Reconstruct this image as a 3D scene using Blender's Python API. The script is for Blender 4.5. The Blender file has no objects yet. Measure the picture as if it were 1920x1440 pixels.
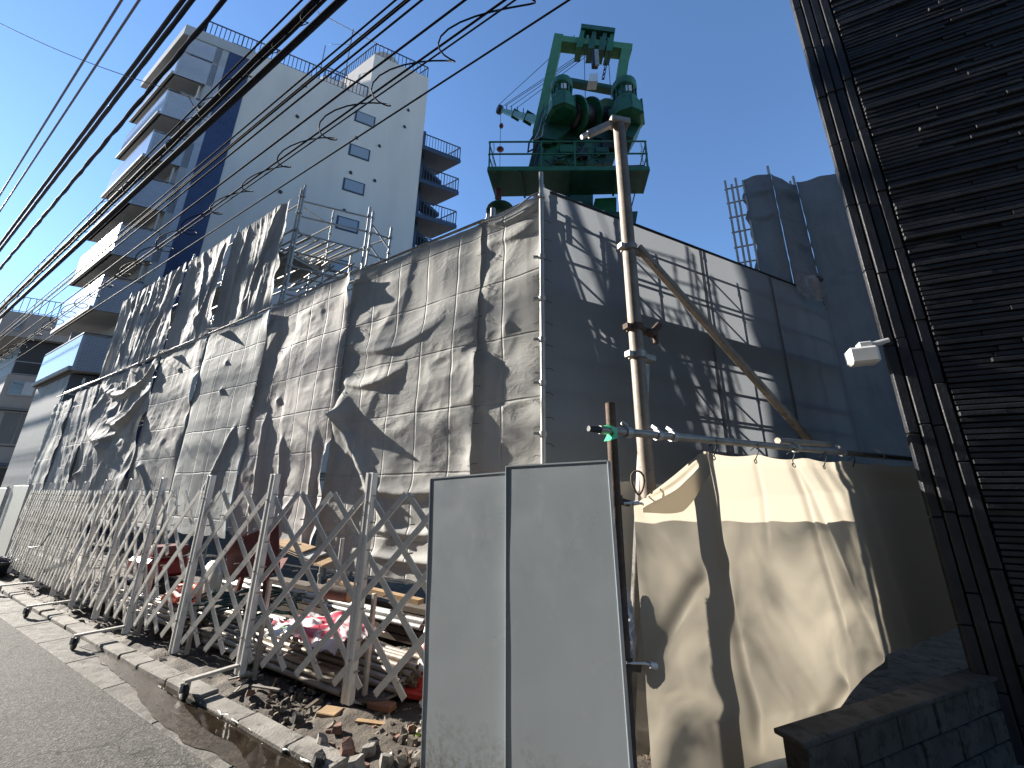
import bpy, math, random
import numpy as np
from mathutils import Vector, Matrix
rnd = random.Random(7)
PI = math.pi
scene = bpy.context.scene
col = scene.collection

# ---------------------------------------------------------------- camera
FPX, EYE = 735.0, 1.6
zc = Vector((37, 2525, -FPX)).normalized()              # world up seen in camera axes (pitch 16 deg, slight roll)
fw = Vector((0, 0, -1)); yc = (fw - zc * fw.dot(zc)).normalized(); xc = yc.cross(zc)
ROT = Matrix((xc, yc, zc))
cam = bpy.data.cameras.new('camera'); camo = bpy.data.objects.new('camera', cam); col.objects.link(camo)
cam.sensor_width = 36; cam.lens = FPX / 1920 * 36; cam.clip_start = .05; cam.clip_end = 2000
camo.matrix_world = Matrix.Translation((0, 0, EYE)) @ ROT.to_4x4()
scene.camera = camo

# ---------------------------------------------------------------- world, sun, exposure
SUN_AZ, SUN_EL = math.radians(-67.2), math.radians(23.0)
sun_dir = Vector((math.sin(SUN_AZ) * math.cos(SUN_EL), math.cos(SUN_AZ) * math.cos(SUN_EL), math.sin(SUN_EL)))
w = bpy.data.worlds.new('World'); scene.world = w; w.use_nodes = True
nt = w.node_tree; bg = nt.nodes['Background']
sky = nt.nodes.new('ShaderNodeTexSky'); sky.sky_type = 'NISHITA'; sky.sun_disc = False
sky.sun_elevation = SUN_EL; sky.sun_rotation = SUN_AZ
sky.air_density = 1.0; sky.dust_density = .03; sky.ozone_density = 5.0
nt.links.new(sky.outputs[0], bg.inputs[0]); bg.inputs[1].default_value = .088
sl = bpy.data.lights.new('sun', 'SUN'); sl.energy = 5.0; sl.angle = math.radians(.53); sl.color = (1, .94, .85)
so = bpy.data.objects.new('sun', sl); col.objects.link(so)
so.rotation_euler = sun_dir.to_track_quat('Z', 'Y').to_euler(); so.location = (-30, 20, 40)
vs = scene.view_settings; vs.view_transform = 'Standard'; vs.look = 'None'; vs.gamma = 1; vs.exposure = 1.65
scene.render.engine = 'CYCLES'

# ---------------------------------------------------------------- pixels to places
def ray(px, py): return ROT @ Vector((px - 960, 720 - py, -FPX))
def G(px, py, z=0.):                                     # where a pixel meets the height z
    d = ray(px, py); t = (z - EYE) / d.z; return Vector((d.x * t, d.y * t, z))
def Kp(px, py, Y):                                       # where a pixel meets the distance Y
    d = ray(px, py); t = Y / d.y; return Vector((d.x * t, Y, EYE + d.z * t))
def dirv(deg): a = math.radians(deg); return Vector((math.sin(a), math.cos(a), 0))
C0 = Vector((.39, 4.5, 0))
dL = dirv(-59.5); nL = Vector((-math.cos(math.radians(59.5)), -math.sin(math.radians(59.5)), 0))
dR = dirv(64.0); nR = Vector((math.cos(math.radians(64)), -math.sin(math.radians(64)), 0))
def vpl(px, py, p0, az):
    a = math.radians(az); n = Vector((math.cos(a), -math.sin(a), 0)); d = ray(px, py)
    t = n.dot(Vector((p0[0], p0[1], 0))) / n.dot(d); return d * t + Vector((0, 0, EYE))
def L(s, z=0., off=0.): return C0 + dL * s + nL * off + Vector((0, 0, z))      # along the street front
def R(t, z=0., off=0.): return C0 + dR * t + nR * off + Vector((0, 0, z))      # along the side front
UP = Vector((0, 0, 1))

# ---------------------------------------------------------------- mesh helpers
ORG = {}
class MB:
    def __init__(s): s.v = []; s.f = []; s.sm = []; s.uv = None
    def add(s, vs, fs, smooth=False):
        b = len(s.v); s.v.extend([tuple(p) for p in vs])
        for f in fs: s.f.append(tuple(i + b for i in f)); s.sm.append(smooth)
        return s
    def obox(s, c, ax, ay, az_, hx, hy, hz, ch=0.):
        c = Vector(c)
        if ch <= 0:
            vs = [c + ax * (hx * i) + ay * (hy * j) + az_ * (hz * k) for k in (-1, 1) for j in (-1, 1) for i in (-1, 1)]
            return s.add(vs, [(0, 2, 3, 1), (4, 5, 7, 6), (0, 1, 5, 4), (2, 6, 7, 3), (0, 4, 6, 2), (1, 3, 7, 5)])
        vs = []; idx = {}
        for k in (-1, 1):
            for j in (-1, 1):
                for i in (-1, 1):
                    for a in range(3):
                        h = [hx - ch, hy - ch, hz - ch]; h[a] += ch
                        idx[(i, j, k, a)] = len(vs); vs.append(c + ax * (h[0] * i) + ay * (h[1] * j) + az_ * (h[2] * k))
        fs = []
        for i in (-1, 1):
            q = [idx[(i, -1, -1, 0)], idx[(i, 1, -1, 0)], idx[(i, 1, 1, 0)], idx[(i, -1, 1, 0)]]; fs.append(q if i > 0 else q[::-1])
            q = [idx[(-1, i, -1, 1)], idx[(-1, i, 1, 1)], idx[(1, i, 1, 1)], idx[(1, i, -1, 1)]]; fs.append(q if i > 0 else q[::-1])
            q = [idx[(-1, -1, i, 2)], idx[(1, -1, i, 2)], idx[(1, 1, i, 2)], idx[(-1, 1, i, 2)]]; fs.append(q if i > 0 else q[::-1])
        for i in (-1, 1):
            for j in (-1, 1):
                q = [idx[(i, j, -1, 0)], idx[(i, j, -1, 1)], idx[(i, j, 1, 1)], idx[(i, j, 1, 0)]]; fs.append(q if i * j > 0 else q[::-1])
                q = [idx[(-1, i, j, 1)], idx[(-1, i, j, 2)], idx[(1, i, j, 2)], idx[(1, i, j, 1)]]; fs.append(q if i * j > 0 else q[::-1])
                q = [idx[(i, -1, j, 2)], idx[(i, -1, j, 0)], idx[(i, 1, j, 0)], idx[(i, 1, j, 2)]]; fs.append(q if i * j > 0 else q[::-1])
                for k in (-1, 1):
                    q = [idx[(i, j, k, 0)], idx[(i, j, k, 1)], idx[(i, j, k, 2)]]; fs.append(q if i * j * k > 0 else q[::-1])
        return s.add(vs, fs)
    def box(s, x0, x1, y0, y1, z0, z1, ch=0.):
        return s.obox(((x0 + x1) / 2, (y0 + y1) / 2, (z0 + z1) / 2), Vector((1, 0, 0)), Vector((0, 1, 0)), UP, (x1 - x0) / 2, (y1 - y0) / 2, (z1 - z0) / 2, ch)
    def bar(s, p, q, wd, ht, up=UP, ch=0.):              # rectangular bar: wd across, ht along 'up'
        p = Vector(p); q = Vector(q); a = (q - p); l = a.length; a = a / l
        b = up.cross(a)
        if b.length < 1e-4: b = Vector((1, 0, 0))
        b.normalize(); c = a.cross(b)
        return s.obox((p + q) / 2, a, b, c, l / 2, wd / 2, ht / 2, ch)
    def tube(s, p, q, r, n=10, r2=None, hollow=0., caps=True):
        p = Vector(p); q = Vector(q); r2 = r if r2 is None else r2
        a = (q - p).normalized(); b = a.cross(UP if abs(a.z) < .9 else Vector((1, 0, 0))).normalized(); c = a.cross(b)
        cs = [b * math.cos(2 * PI * i / n) + c * math.sin(2 * PI * i / n) for i in range(n)]
        s.add([p + k * r for k in cs] + [q + k * r2 for k in cs], [(i, (i + 1) % n, n + (i + 1) % n, n + i) for i in range(n)], True)
        if hollow:
            ri = r - hollow
            s.add([p + k * ri for k in cs] + [q + k * ri for k in cs], [(n + i, n + (i + 1) % n, (i + 1) % n, i) for i in range(n)], True)
            for e, rr in ((p, r), (q, r2)):
                s.add([e + k * rr for k in cs] + [e + k * ri for k in cs], [(i, (i + 1) % n, n + (i + 1) % n, n + i) for i in range(n)])
        elif caps:
            s.add([p + k * r for k in cs], [tuple(range(n))[::-1]]); s.add([q + k * r2 for k in cs], [tuple(range(n))])
        return s
    def path(s, pts, r, n=6, rf=None):
        pts = [Vector(p) for p in pts]; vs = []; m = len(pts); b = None
        for i, p in enumerate(pts):
            a = (pts[min(i + 1, m - 1)] - pts[max(i - 1, 0)]).normalized()
            if b is None: b = a.cross(UP if abs(a.z) < .9 else Vector((1, 0, 0))).normalized()
            else: b = (b - a * b.dot(a)).normalized()
            c = a.cross(b); rr = r if rf is None else rf(i)
            vs += [p + b * (rr * math.cos(2 * PI * k / n)) + c * (rr * math.sin(2 * PI * k / n)) for k in range(n)]
        fs = [(i * n + k, i * n + (k + 1) % n, (i + 1) * n + (k + 1) % n, (i + 1) * n + k) for i in range(m - 1) for k in range(n)]
        s.add(vs, fs, True); s.add(vs[:n], [tuple(range(n))[::-1]]); s.add(vs[-n:], [tuple(range(n))]); return s
    def prism(s, poly, ext):                             # polygon pushed along a vector
        poly = [Vector(p) for p in poly]; n = len(poly); ext = Vector(ext)
        return s.add(poly + [p + ext for p in poly], [tuple(range(n)), tuple(range(2 * n - 1, n - 1, -1))] + [(i, n + i, n + (i + 1) % n, (i + 1) % n) for i in range(n)])
    def lathe(s, base, prof, n=16, axis=UP, smooth=True):
        base = Vector(base); axis = Vector(axis).normalized()
        b = axis.cross(UP if abs(axis.z) < .9 else Vector((1, 0, 0))).normalized(); c = axis.cross(b); vs = []
        for r, h in prof: vs += [base + axis * h + b * (r * math.cos(2 * PI * k / n)) + c * (r * math.sin(2 * PI * k / n)) for k in range(n)]
        m = len(prof)
        return s.add(vs, [(i * n + k, i * n + (k + 1) % n, (i + 1) * n + (k + 1) % n, (i + 1) * n + k) for i in range(m - 1) for k in range(n)], smooth)
    def build(s, name, mat, parent=None, loc=None):
        if parent is not None: o0 = ORG[parent]
        elif loc is not None: o0 = Vector(loc)
        else:
            xs = [p[0] for p in s.v]; ys = [p[1] for p in s.v]; o0 = Vector(((min(xs) + max(xs)) / 2, (min(ys) + max(ys)) / 2, min(p[2] for p in s.v)))
        me = bpy.data.meshes.new(name)
        va = np.array(s.v, dtype=np.float64) - np.array(o0)
        me.from_pydata(va.tolist(), [], s.f); me.polygons.foreach_set('use_smooth', s.sm)
        if s.uv is not None:
            uvl = me.uv_layers.new(name='UVMap'); li = np.empty(len(me.loops), dtype=np.int32); me.loops.foreach_get('vertex_index', li)
            uvl.data.foreach_set('uv', np.asarray(s.uv, dtype=np.float32)[li].ravel())
        me.materials.append(mat); me.update()
        o = bpy.data.objects.new(name, me); col.objects.link(o); ORG[o] = o0
        if parent is not None: o.parent = parent
        else: o.location = o0
        return o
def tag(o, label=None, cat=None, group=None, kind=None):
    if label: o['label'] = label
    if cat: o['category'] = cat
    if group: o['group'] = group
    if kind: o['kind'] = kind
    return o
def thing(name, loc, label=None, cat=None, group=None, kind=None):
    o = bpy.data.objects.new(name, None); col.objects.link(o); o.location = loc; ORG[o] = Vector(loc); o.empty_display_size = .2
    return tag(o, label, cat, group, kind)
def dup(o, name, loc, parent, rot=None):                 # a piece that shares its mesh with another piece
    c = bpy.data.objects.new(name, o.data); col.objects.link(c); c.parent = parent
    c.location = Vector(loc) - ORG[parent]
    if rot is not None: c.rotation_euler = rot
    ORG[c] = ORG[parent]; return c

# ---------------------------------------------------------------- materials
def new_mat(name):
    m = bpy.data.materials.new(name); m.use_nodes = True; nt = m.node_tree
    return m, nt, nt.nodes['Principled BSDF'], nt.nodes['Material Output']
def nd(nt, t, **kw):
    n = nt.nodes.new(t)
    for k, v in kw.items(): setattr(n, k, v)
    return n
def noise(nt, vec, scale, detail=4, rough=.55, dist=0.):
    n = nd(nt, 'ShaderNodeTexNoise'); n.inputs['Scale'].default_value = scale; n.inputs['Detail'].default_value = detail
    n.inputs['Roughness'].default_value = rough; n.inputs['Distortion'].default_value = dist
    nt.links.new(vec, n.inputs['Vector']); return n.outputs['Fac']
def ramp(nt, fac, stops):
    r = nd(nt, 'ShaderNodeValToRGB'); nt.links.new(fac, r.inputs[0]); e = r.color_ramp.elements
    while len(e) < len(stops): e.new(.5)
    for k, (p, c) in zip(e, stops): k.position = p; k.color = (*c, 1) if len(c) == 3 else c
    return r.outputs[0]
def mth(nt, op, a, b=None, c=None):
    n = nd(nt, 'ShaderNodeMath', operation=op)
    for i, x in enumerate((a, b, c)):
        if x is None: continue
        if isinstance(x, (int, float)): n.inputs[i].default_value = x
        else: nt.links.new(x, n.inputs[i])
    return n.outputs[0]
def bumpn(nt, h, strength, dist, bs, prev=None):
    b = nd(nt, 'ShaderNodeBump'); b.inputs['Strength'].default_value = strength; b.inputs['Distance'].default_value = dist
    nt.links.new(h, b.inputs['Height'])
    if prev is not None: nt.links.new(prev, b.inputs['Normal'])
    if bs is not None: nt.links.new(b.outputs[0], bs.inputs['Normal'])
    return b.outputs[0]
def sc(c, k): return tuple(max(0, min(1, x * k)) for x in c)
def M(name, c, rough=.6, metal=0., var=.2, vs=3., bump=.15, bs_=60., bd=.004, spec=.5, c2=None, c2amt=.5, streak=False, coat=0.):
    m, nt, b, out = new_mat(name); tc = nd(nt, 'ShaderNodeTexCoord').outputs['Object']
    if streak:
        mp = nd(nt, 'ShaderNodeMapping'); mp.inputs['Scale'].default_value = (1, 1, .2); nt.links.new(tc, mp.inputs[0]); vec = mp.outputs[0]
    else: vec = tc
    n1 = noise(nt, vec, vs, 5, .6)
    st = [(.28, sc(c, 1 - var)), (.72, sc(c, 1 + var))]
    colr = ramp(nt, n1, st)
    if c2:
        n2 = noise(nt, tc, vs * 2.7, 6, .65); f = ramp(nt, n2, [(c2amt, (0, 0, 0)), (min(1, c2amt + .12), (1, 1, 1))])
        mx = nd(nt, 'ShaderNodeMix', data_type='RGBA'); nt.links.new(f, mx.inputs[0]); nt.links.new(colr, mx.inputs[6]); mx.inputs[7].default_value = (*c2, 1); colr = mx.outputs[2]
    nt.links.new(colr, b.inputs['Base Color']); b.inputs['Metallic'].default_value = metal
    b.inputs['Specular IOR Level'].default_value = spec; b.inputs['Coat Weight'].default_value = coat
    rr = ramp(nt, noise(nt, tc, vs * 4, 4), [(.3, (max(.02, rough - .1),) * 3), (.7, (min(1, rough + .1),) * 3)]); nt.links.new(rr, b.inputs['Roughness'])
    if bump: bumpn(nt, noise(nt, tc, bs_, 4), bump, bd, b)
    return m
def tarp_mat(name, c, trans=.15, cu=.46, cv=.6, crease=1., wr=1., tcol=None, dirt=.25, rough=.8, weave=False):
    m, nt, b, out = new_mat(name)
    uv = nd(nt, 'ShaderNodeUVMap', uv_map='UVMap').outputs[0]
    sep = nd(nt, 'ShaderNodeSeparateXYZ'); nt.links.new(uv, sep.inputs[0])
    n0 = noise(nt, uv, 1.1, 5, .6); n1 = noise(nt, uv, 9, 5, .65)
    mixf = mth(nt, 'ADD', mth(nt, 'MULTIPLY', n0, .7), mth(nt, 'MULTIPLY', n1, .3))
    mp = nd(nt, 'ShaderNodeMapping'); mp.inputs['Scale'].default_value = (5, .5, 1); nt.links.new(uv, mp.inputs[0])
    st = noise(nt, mp.outputs[0], 1.5, 5, .6)
    mixf = mth(nt, 'ADD', mth(nt, 'MULTIPLY', mixf, .65), mth(nt, 'MULTIPLY', st, .35))
    cr = ramp(nt, mixf, [(.3, sc((c[0] * .97, c[1], c[2] * 1.03), 1 - dirt)), (.7, sc((c[0] * 1.02, c[1], c[2] * .97), 1 + dirt))])
    nt.links.new(cr, b.inputs['Base Color']); b.inputs['Roughness'].default_value = rough; b.inputs['Specular IOR Level'].default_value = .3
    # fold lines left by the packing, a little wavy
    wob = noise(nt, uv, 1.3, 2)
    def line(ax, per, ph):
        x = mth(nt, 'ADD', mth(nt, 'ADD', sep.outputs[ax], ph), mth(nt, 'MULTIPLY', wob, .05))
        fr = mth(nt, 'ABSOLUTE', mth(nt, 'SUBTRACT', mth(nt, 'FRACT', mth(nt, 'DIVIDE', x, per)), .5))
        d = mth(nt, 'MULTIPLY', fr, per)                 # metres from the line
        return mth(nt, 'MAXIMUM', mth(nt, 'SUBTRACT', 1, mth(nt, 'DIVIDE', d, .02)), 0)
    hgt = mth(nt, 'ADD', line(0, cu, .11), line(1, cv, .2))
    brk = noise(nt, uv, 2.3, 2)
    hgt = mth(nt, 'MULTIPLY', hgt, ramp(nt, brk, [(.3, (.15,) * 3), (.6, (1,) * 3)]))
    nb = bumpn(nt, hgt, 1.0 * crease, .013, None)
    mp2 = nd(nt, 'ShaderNodeMapping'); hsh = sum(map(ord, name)) % 7; mp2.inputs['Scale'].default_value = (.8 + .12 * hsh, 1.3 + .13 * ((hsh * 3) % 7), 1); mp2.inputs['Rotation'].default_value = (0, 0, -.5 + .2 * hsh); nt.links.new(uv, mp2.inputs[0])
    rdg = lambda s_, d_: mth(nt, 'ABSOLUTE', mth(nt, 'SUBTRACT', noise(nt, mp2.outputs[0], s_, 3, .5, d_), .5))
    wm = ramp(nt, noise(nt, uv, .9, 2), [(.38, (.12,) * 3), (.62, (1,) * 3)]); wm2 = ramp(nt, noise(nt, mp.outputs[0], .5, 2), [(.4, (.15,) * 3), (.6, (1,) * 3)])
    nb = bumpn(nt, mth(nt, 'MULTIPLY', rdg(5, .8), wm), .55 * wr, .024, None, nb)
    nb = bumpn(nt, mth(nt, 'MULTIPLY', rdg(16, .5), wm2), .5 * wr, .010, None, nb)
    nb = bumpn(nt, noise(nt, uv, 55, 3, .5), .25 * wr, .003, None, nb)
    nt.links.new(nb, b.inputs['Normal'])
    if trans:
        tr = nd(nt, 'ShaderNodeBsdfTranslucent')
        if tcol: tr.inputs[0].default_value = (*tcol, 1)
        else: nt.links.new(cr, tr.inputs[0])
        ms = nd(nt, 'ShaderNodeMixShader'); ms.inputs[0].default_value = trans
        nt.links.new(b.outputs[0], ms.inputs[1]); nt.links.new(tr.outputs[0], ms.inputs[2]); nt.links.new(ms.outputs[0], out.inputs[0])
    return m

T_WARM = tarp_mat('tarp_warm_grey', (.42, .414, .39), .1, cu=.62, cv=.85)
T_PINK = tarp_mat('tarp_rosy_grey', (.44, .42, .405), .1, cu=.52, cv=.72, wr=.75)
T_BLUE = tarp_mat('tarp_blue_grey', (.33, .345, .345), .1, cu=.5, cv=.9, wr=.8)
T_GREY = tarp_mat('tarp_mid_grey', (.37, .365, .355), .1, cu=.6, cv=.75)
T_UP = tarp_mat('tarp_upper', (.43, .422, .41), .1, crease=.7)
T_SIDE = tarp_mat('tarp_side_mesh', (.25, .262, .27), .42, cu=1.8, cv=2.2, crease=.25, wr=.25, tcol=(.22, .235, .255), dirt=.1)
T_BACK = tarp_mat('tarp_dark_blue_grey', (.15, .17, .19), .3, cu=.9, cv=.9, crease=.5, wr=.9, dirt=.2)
T_BEIGE = tarp_mat('tarp_cream_canvas', (.33, .31, .275), .6, cu=3, cv=3, crease=.1, wr=.35, tcol=(.56, .50, .395), dirt=.1)
GALV = M('galvanised_steel', (.42, .42, .40), .5, .35, .2, 9, .1, 120)
GALVD = M('weathered_galvanised_steel', (.33, .31, .28), .55, .5, .3, 12, .2, 90, c2=(.16, .1, .06), c2amt=.62)
POLEM = M('brown_weathered_pole', (.22, .185, .15), .6, .2, .25, 9, .2, 70, c2=(.12, .085, .06), c2amt=.58)
RUST = M('rusty_steel', (.10, .065, .045), .8, .2, .4, 14, .4, 90, c2=(.07, .045, .035), c2amt=.5)
GATE = M('gate_painted_aluminium', (.66, .645, .61), .45, .05, .1, 14, .08, 100, c2=(.36, .31, .25), c2amt=.72)
GATED = M('gate_worn_paint', (.42, .40, .36), .5, .2, .2, 10, .1, 100, c2=(.25, .15, .09), c2amt=.62)
PANEL = M('hoarding_painted_steel', (.31, .342, .36), .36, .15, .08, 1.2, .0, 30, .002, c2=(.36, .39, .405), c2amt=.6, streak=True)
def scuff(mat):
    nt = mat.node_tree; b = nt.nodes['Principled BSDF']; lk = b.inputs['Base Color'].links[0]; src = lk.from_socket; tc = nd(nt, 'ShaderNodeTexCoord').outputs['Object']
    a = ramp(nt, noise(nt, tc, 2.6, 8, .72, 1.5), [(.55, (0,) * 3), (.8, (.55,) * 3)])
    mp = nd(nt, 'ShaderNodeMapping'); mp.inputs['Scale'].default_value = (26, 26, 1.3); mp.inputs['Rotation'].default_value = (0, .12, 0); nt.links.new(tc, mp.inputs[0])
    st = ramp(nt, noise(nt, mp.outputs[0], 2.2, 3, .5), [(.66, (0,) * 3), (.74, (.3,) * 3)])
    f = mth(nt, 'MAXIMUM', a, mth(nt, 'MULTIPLY', st, ramp(nt, noise(nt, tc, 1.2, 3), [(.45, (0,) * 3), (.65, (1,) * 3)])))
    mx = nd(nt, 'ShaderNodeMix', data_type='RGBA'); nt.links.new(f, mx.inputs[0]); nt.links.new(src, mx.inputs[6]); mx.inputs[7].default_value = (.5, .51, .5, 1)
    sp = nd(nt, 'ShaderNodeSeparateXYZ'); nt.links.new(tc, sp.inputs[0])
    mud = mth(nt, 'MULTIPLY', ramp(nt, mth(nt, 'ADD', sp.outputs[2], mth(nt, 'MULTIPLY', noise(nt, tc, 9, 6, .7), .5)), [(.4, (1,) * 3), (.75, (0,) * 3)]), ramp(nt, noise(nt, tc, 30, 5, .7), [(.45, (0,) * 3), (.6, (.8,) * 3)]))
    m2 = nd(nt, 'ShaderNodeMix', data_type='RGBA'); nt.links.new(mud, m2.inputs[0]); nt.links.new(mx.outputs[2], m2.inputs[6]); m2.inputs[7].default_value = (.16, .135, .1, 1)
    nt.links.new(m2.outputs[2], b.inputs['Base Color'])
scuff(PANEL)
PANELW = M('pale_hoarding', (.5, .5, .47), .5, .1, .08, 2)
GREEN = M('green_machine_paint', (.015, .125, .05), .45, 0, .3, 5, .08, 60, c2=(.02, .09, .05), c2amt=.64)
GREENF = M('faded_olive_green_paint', (.065, .20, .08), .5, 0, .2, 5, .08, 60, c2=(.04, .12, .05), c2amt=.62)
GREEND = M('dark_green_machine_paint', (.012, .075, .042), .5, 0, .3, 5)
GREENP = M('faded_green_boom_paint', (.11, .25, .19), .5, 0, .25, 6, c2=(.05, .1, .08), c2amt=.62)
BLACK = M('black_rubber', (.012, .012, .014), .55, 0, .2, 8)
CABLE = M('cable_black', (.014, .014, .02), .75, 0, .25, 6, .1, 60, spec=.2)
REDST = M('red_primer_steel', (.13, .03, .026), .55, 0, .3, 8)
SIDING = M('black_glazed_siding', (.024, .025, .029), .55, 0, .4, 7, .5, 55, .006, spec=.4)
SIDBK = M('black_siding_joint', (.008, .008, .009), .8)
APT = M('apartment_pale_render', (.52, .475, .43), .75, 0, .09, .6, .06, 40, streak=True)
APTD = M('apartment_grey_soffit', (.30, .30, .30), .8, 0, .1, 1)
BLUET = M('blue_tile', (.022, .034, .085), .35, 0, .2, 2, .1, 30)
ALU = M('aluminium_rail', (.2, .2, .21), .4, .7, .1, 5)
DARKB = M('dark_blue_steel', (.03, .045, .075), .5, .2, .2, 3)
NEIGH = M('neighbour_grey_render', (.22, .215, .21), .8, 0, .12, .8, .1, 20, streak=True)
NEIGHD = M('neighbour_dark_panel', (.10, .105, .11), .7, 0, .15, .8)
CONC = M('aged_concrete', (.21, .195, .17), .9, 0, .4, 4, .7, 55, .008, c2=(.085, .075, .06), c2amt=.52)
GUTC = M('stained_gutter_concrete', (.115, .106, .09), .85, 0, .45, 3, .7, 50, .008, c2=(.05, .043, .034), c2amt=.5)
CONCD = M('mossy_block', (.06, .056, .05), .95, 0, .45, 5, .8, 50, .008, c2=(.025, .025, .02), c2amt=.5)
TIMBER = M('sawn_timber', (.34, .22, .11), .8, 0, .3, 8, .3, 60)
TIMBD = M('dark_weathered_timber', (.09, .065, .045), .85, 0, .35, 7, .3, 60)
ORANGE = M('orange_plastic', (.75, .13, .05), .45, 0, .15, 6)
CONER = M('cone_red_plastic', (.62, .06, .045), .45, 0, .12, 5)
WHITEP = M('white_plastic', (.7, .69, .66), .4, 0, .08, 5)
PIPEW = M('pale_scaffold_pipe', (.36, .31, .255), .45, .3, .25, 9, .15, 70, c2=(.24, .16, .1), c2amt=.66)
HOSE = M('dark_green_hose', (.015, .06, .055), .35, 0, .3, 5)
BRICK = M('broken_brick', (.16, .085, .06), .9, 0, .35, 12, .7, 60, .006)
TAPE = M('green_tape', (.05, .5, .22), .4, 0, .1, 5)
ROPE = M('wire_rope', (.05, .05, .055), .5, .5, .2, 20)

def glass_mat(name, c, rough=.08):
    m, nt, b, out = new_mat(name); b.inputs['Base Color'].default_value = (*c, 1); b.inputs['Roughness'].default_value = rough
    b.inputs['Specular IOR Level'].default_value = .9; b.inputs['Coat Weight'].default_value = .5; return m
WIN = glass_mat('window_glass', (.06, .065, .07)); WINP = glass_mat('frosted_window', (.22, .24, .26), .25)
BALF = glass_mat('balcony_front_glazed_tile', (.42, .44, .48), .2)
def tile_mat():
    m, nt, b, out = new_mat('small_white_tile'); tc = nd(nt, 'ShaderNodeTexCoord').outputs['UV']
    br = nd(nt, 'ShaderNodeTexBrick'); br.inputs['Scale'].default_value = 1; br.inputs['Brick Width'].default_value = .22; br.inputs['Row Height'].default_value = .07
    br.inputs['Mortar Size'].default_value = .008; br.inputs['Color1'].default_value = (.40, .41, .45, 1); br.inputs['Color2'].default_value = (.35, .36, .40, 1); br.inputs['Mortar'].default_value = (.14, .15, .17, 1)
    nt.links.new(tc, br.inputs['Vector']); nt.links.new(br.outputs[0], b.inputs['Base Color']); b.inputs['Roughness'].default_value = .3
    bumpn(nt, br.outputs['Fac'], -.4, .004, b); return m
TILE = tile_mat()
def asphalt_mat():
    m, nt, b, out = new_mat('asphalt'); tc = nd(nt, 'ShaderNodeTexCoord').outputs['Object']
    v = nd(nt, 'ShaderNodeTexVoronoi'); v.inputs['Scale'].default_value = 95; nt.links.new(tc, v.inputs['Vector'])
    g = ramp(nt, v.outputs['Color'], [(.15, (.034, .032, .028)), (.55, (.078, .073, .064)), (.95, (.17, .16, .14))])
    big = ramp(nt, noise(nt, tc, .9, 5, .6), [(.3, (.72,) * 3), (.7, (1.15,) * 3)])
    mx = nd(nt, 'ShaderNodeMix', data_type='RGBA', blend_type='MULTIPLY'); mx.inputs[0].default_value = 1; nt.links.new(g, mx.inputs[6]); nt.links.new(big, mx.inputs[7])
    # fine cracks
    vc = nd(nt, 'ShaderNodeTexVoronoi', feature='DISTANCE_TO_EDGE'); vc.inputs['Scale'].default_value = .55
    wv = nd(nt, 'ShaderNodeVectorMath', operation='ADD'); nz = nd(nt, 'ShaderNodeTexNoise'); nz.inputs['Scale'].default_value = 5; nz.inputs['Detail'].default_value = 6; nt.links.new(tc, nz.inputs['Vector'])
    scv = nd(nt, 'ShaderNodeVectorMath', operation='SCALE'); scv.inputs['Scale'].default_value = .35; nt.links.new(nz.outputs['Color'], scv.inputs[0])
    nt.links.new(tc, wv.inputs[0]); nt.links.new(scv.outputs[0], wv.inputs[1]); nt.links.new(wv.outputs[0], vc.inputs['Vector'])
    cf = ramp(nt, vc.outputs['Distance'], [(.0, (.25,) * 3), (.006, (1,) * 3)])
    mx2 = nd(nt, 'ShaderNodeMix', data_type='RGBA', blend_type='MULTIPLY'); mx2.inputs[0].default_value = 1; nt.links.new(mx.outputs[2], mx2.inputs[6]); nt.links.new(cf, mx2.inputs[7])
    nt.links.new(mx2.outputs[2], b.inputs['Base Color']); b.inputs['Roughness'].default_value = .9; b.inputs['Specular IOR Level'].default_value = .3
    h = mth(nt, 'ADD', v.outputs['Distance'], mth(nt, 'MULTIPLY', cf, .6)); bumpn(nt, h, .6, .006, b); return m
ASPH = asphalt_mat()
def dirt_mat():
    m, nt, b, out = new_mat('wet_soil'); tc = nd(nt, 'ShaderNodeTexCoord').outputs['Object']
    cr = ramp(nt, noise(nt, tc, 6, 8, .7), [(.3, (.03, .023, .017)), (.55, (.09, .07, .05)), (.75, (.19, .155, .115))]); nt.links.new(cr, b.inputs['Base Color'])
    b.inputs['Roughness'].default_value = .8; bumpn(nt, noise(nt, tc, 38, 8, .7), .9, .03, b); return m
DIRT = dirt_mat()
def water_mat():
    m, nt, b, out = new_mat('muddy_water'); tc = nd(nt, 'ShaderNodeTexCoord').outputs['Object']
    cr = ramp(nt, noise(nt, tc, 5, 5, .6), [(.35, (.012, .009, .006)), (.7, (.035, .026, .017))]); nt.links.new(cr, b.inputs['Base Color'])
    b.inputs['Roughness'].default_value = .04; b.inputs['IOR'].default_value = 1.33; bumpn(nt, noise(nt, tc, 14, 2), .05, .01, b); return m
WATER = water_mat()
def rubble_mat():
    m, nt, b, out = new_mat('rubble_stone'); g = nd(nt, 'ShaderNodeNewGeometry').outputs['Random Per Island']
    cr = ramp(nt, g, [(0, (.05, .04, .03)), (.4, (.14, .115, .085)), (.7, (.23, .2, .16)), (.85, (.2, .1, .065)), (1, (.5, .47, .42))])
    nt.links.new(cr, b.inputs['Base Color']); b.inputs['Roughness'].default_value = .85
    tc = nd(nt, 'ShaderNodeTexCoord').outputs['Object']; bumpn(nt, noise(nt, tc, 70, 4), .5, .006, b); return m
RUBBLE = rubble_mat()
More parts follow.
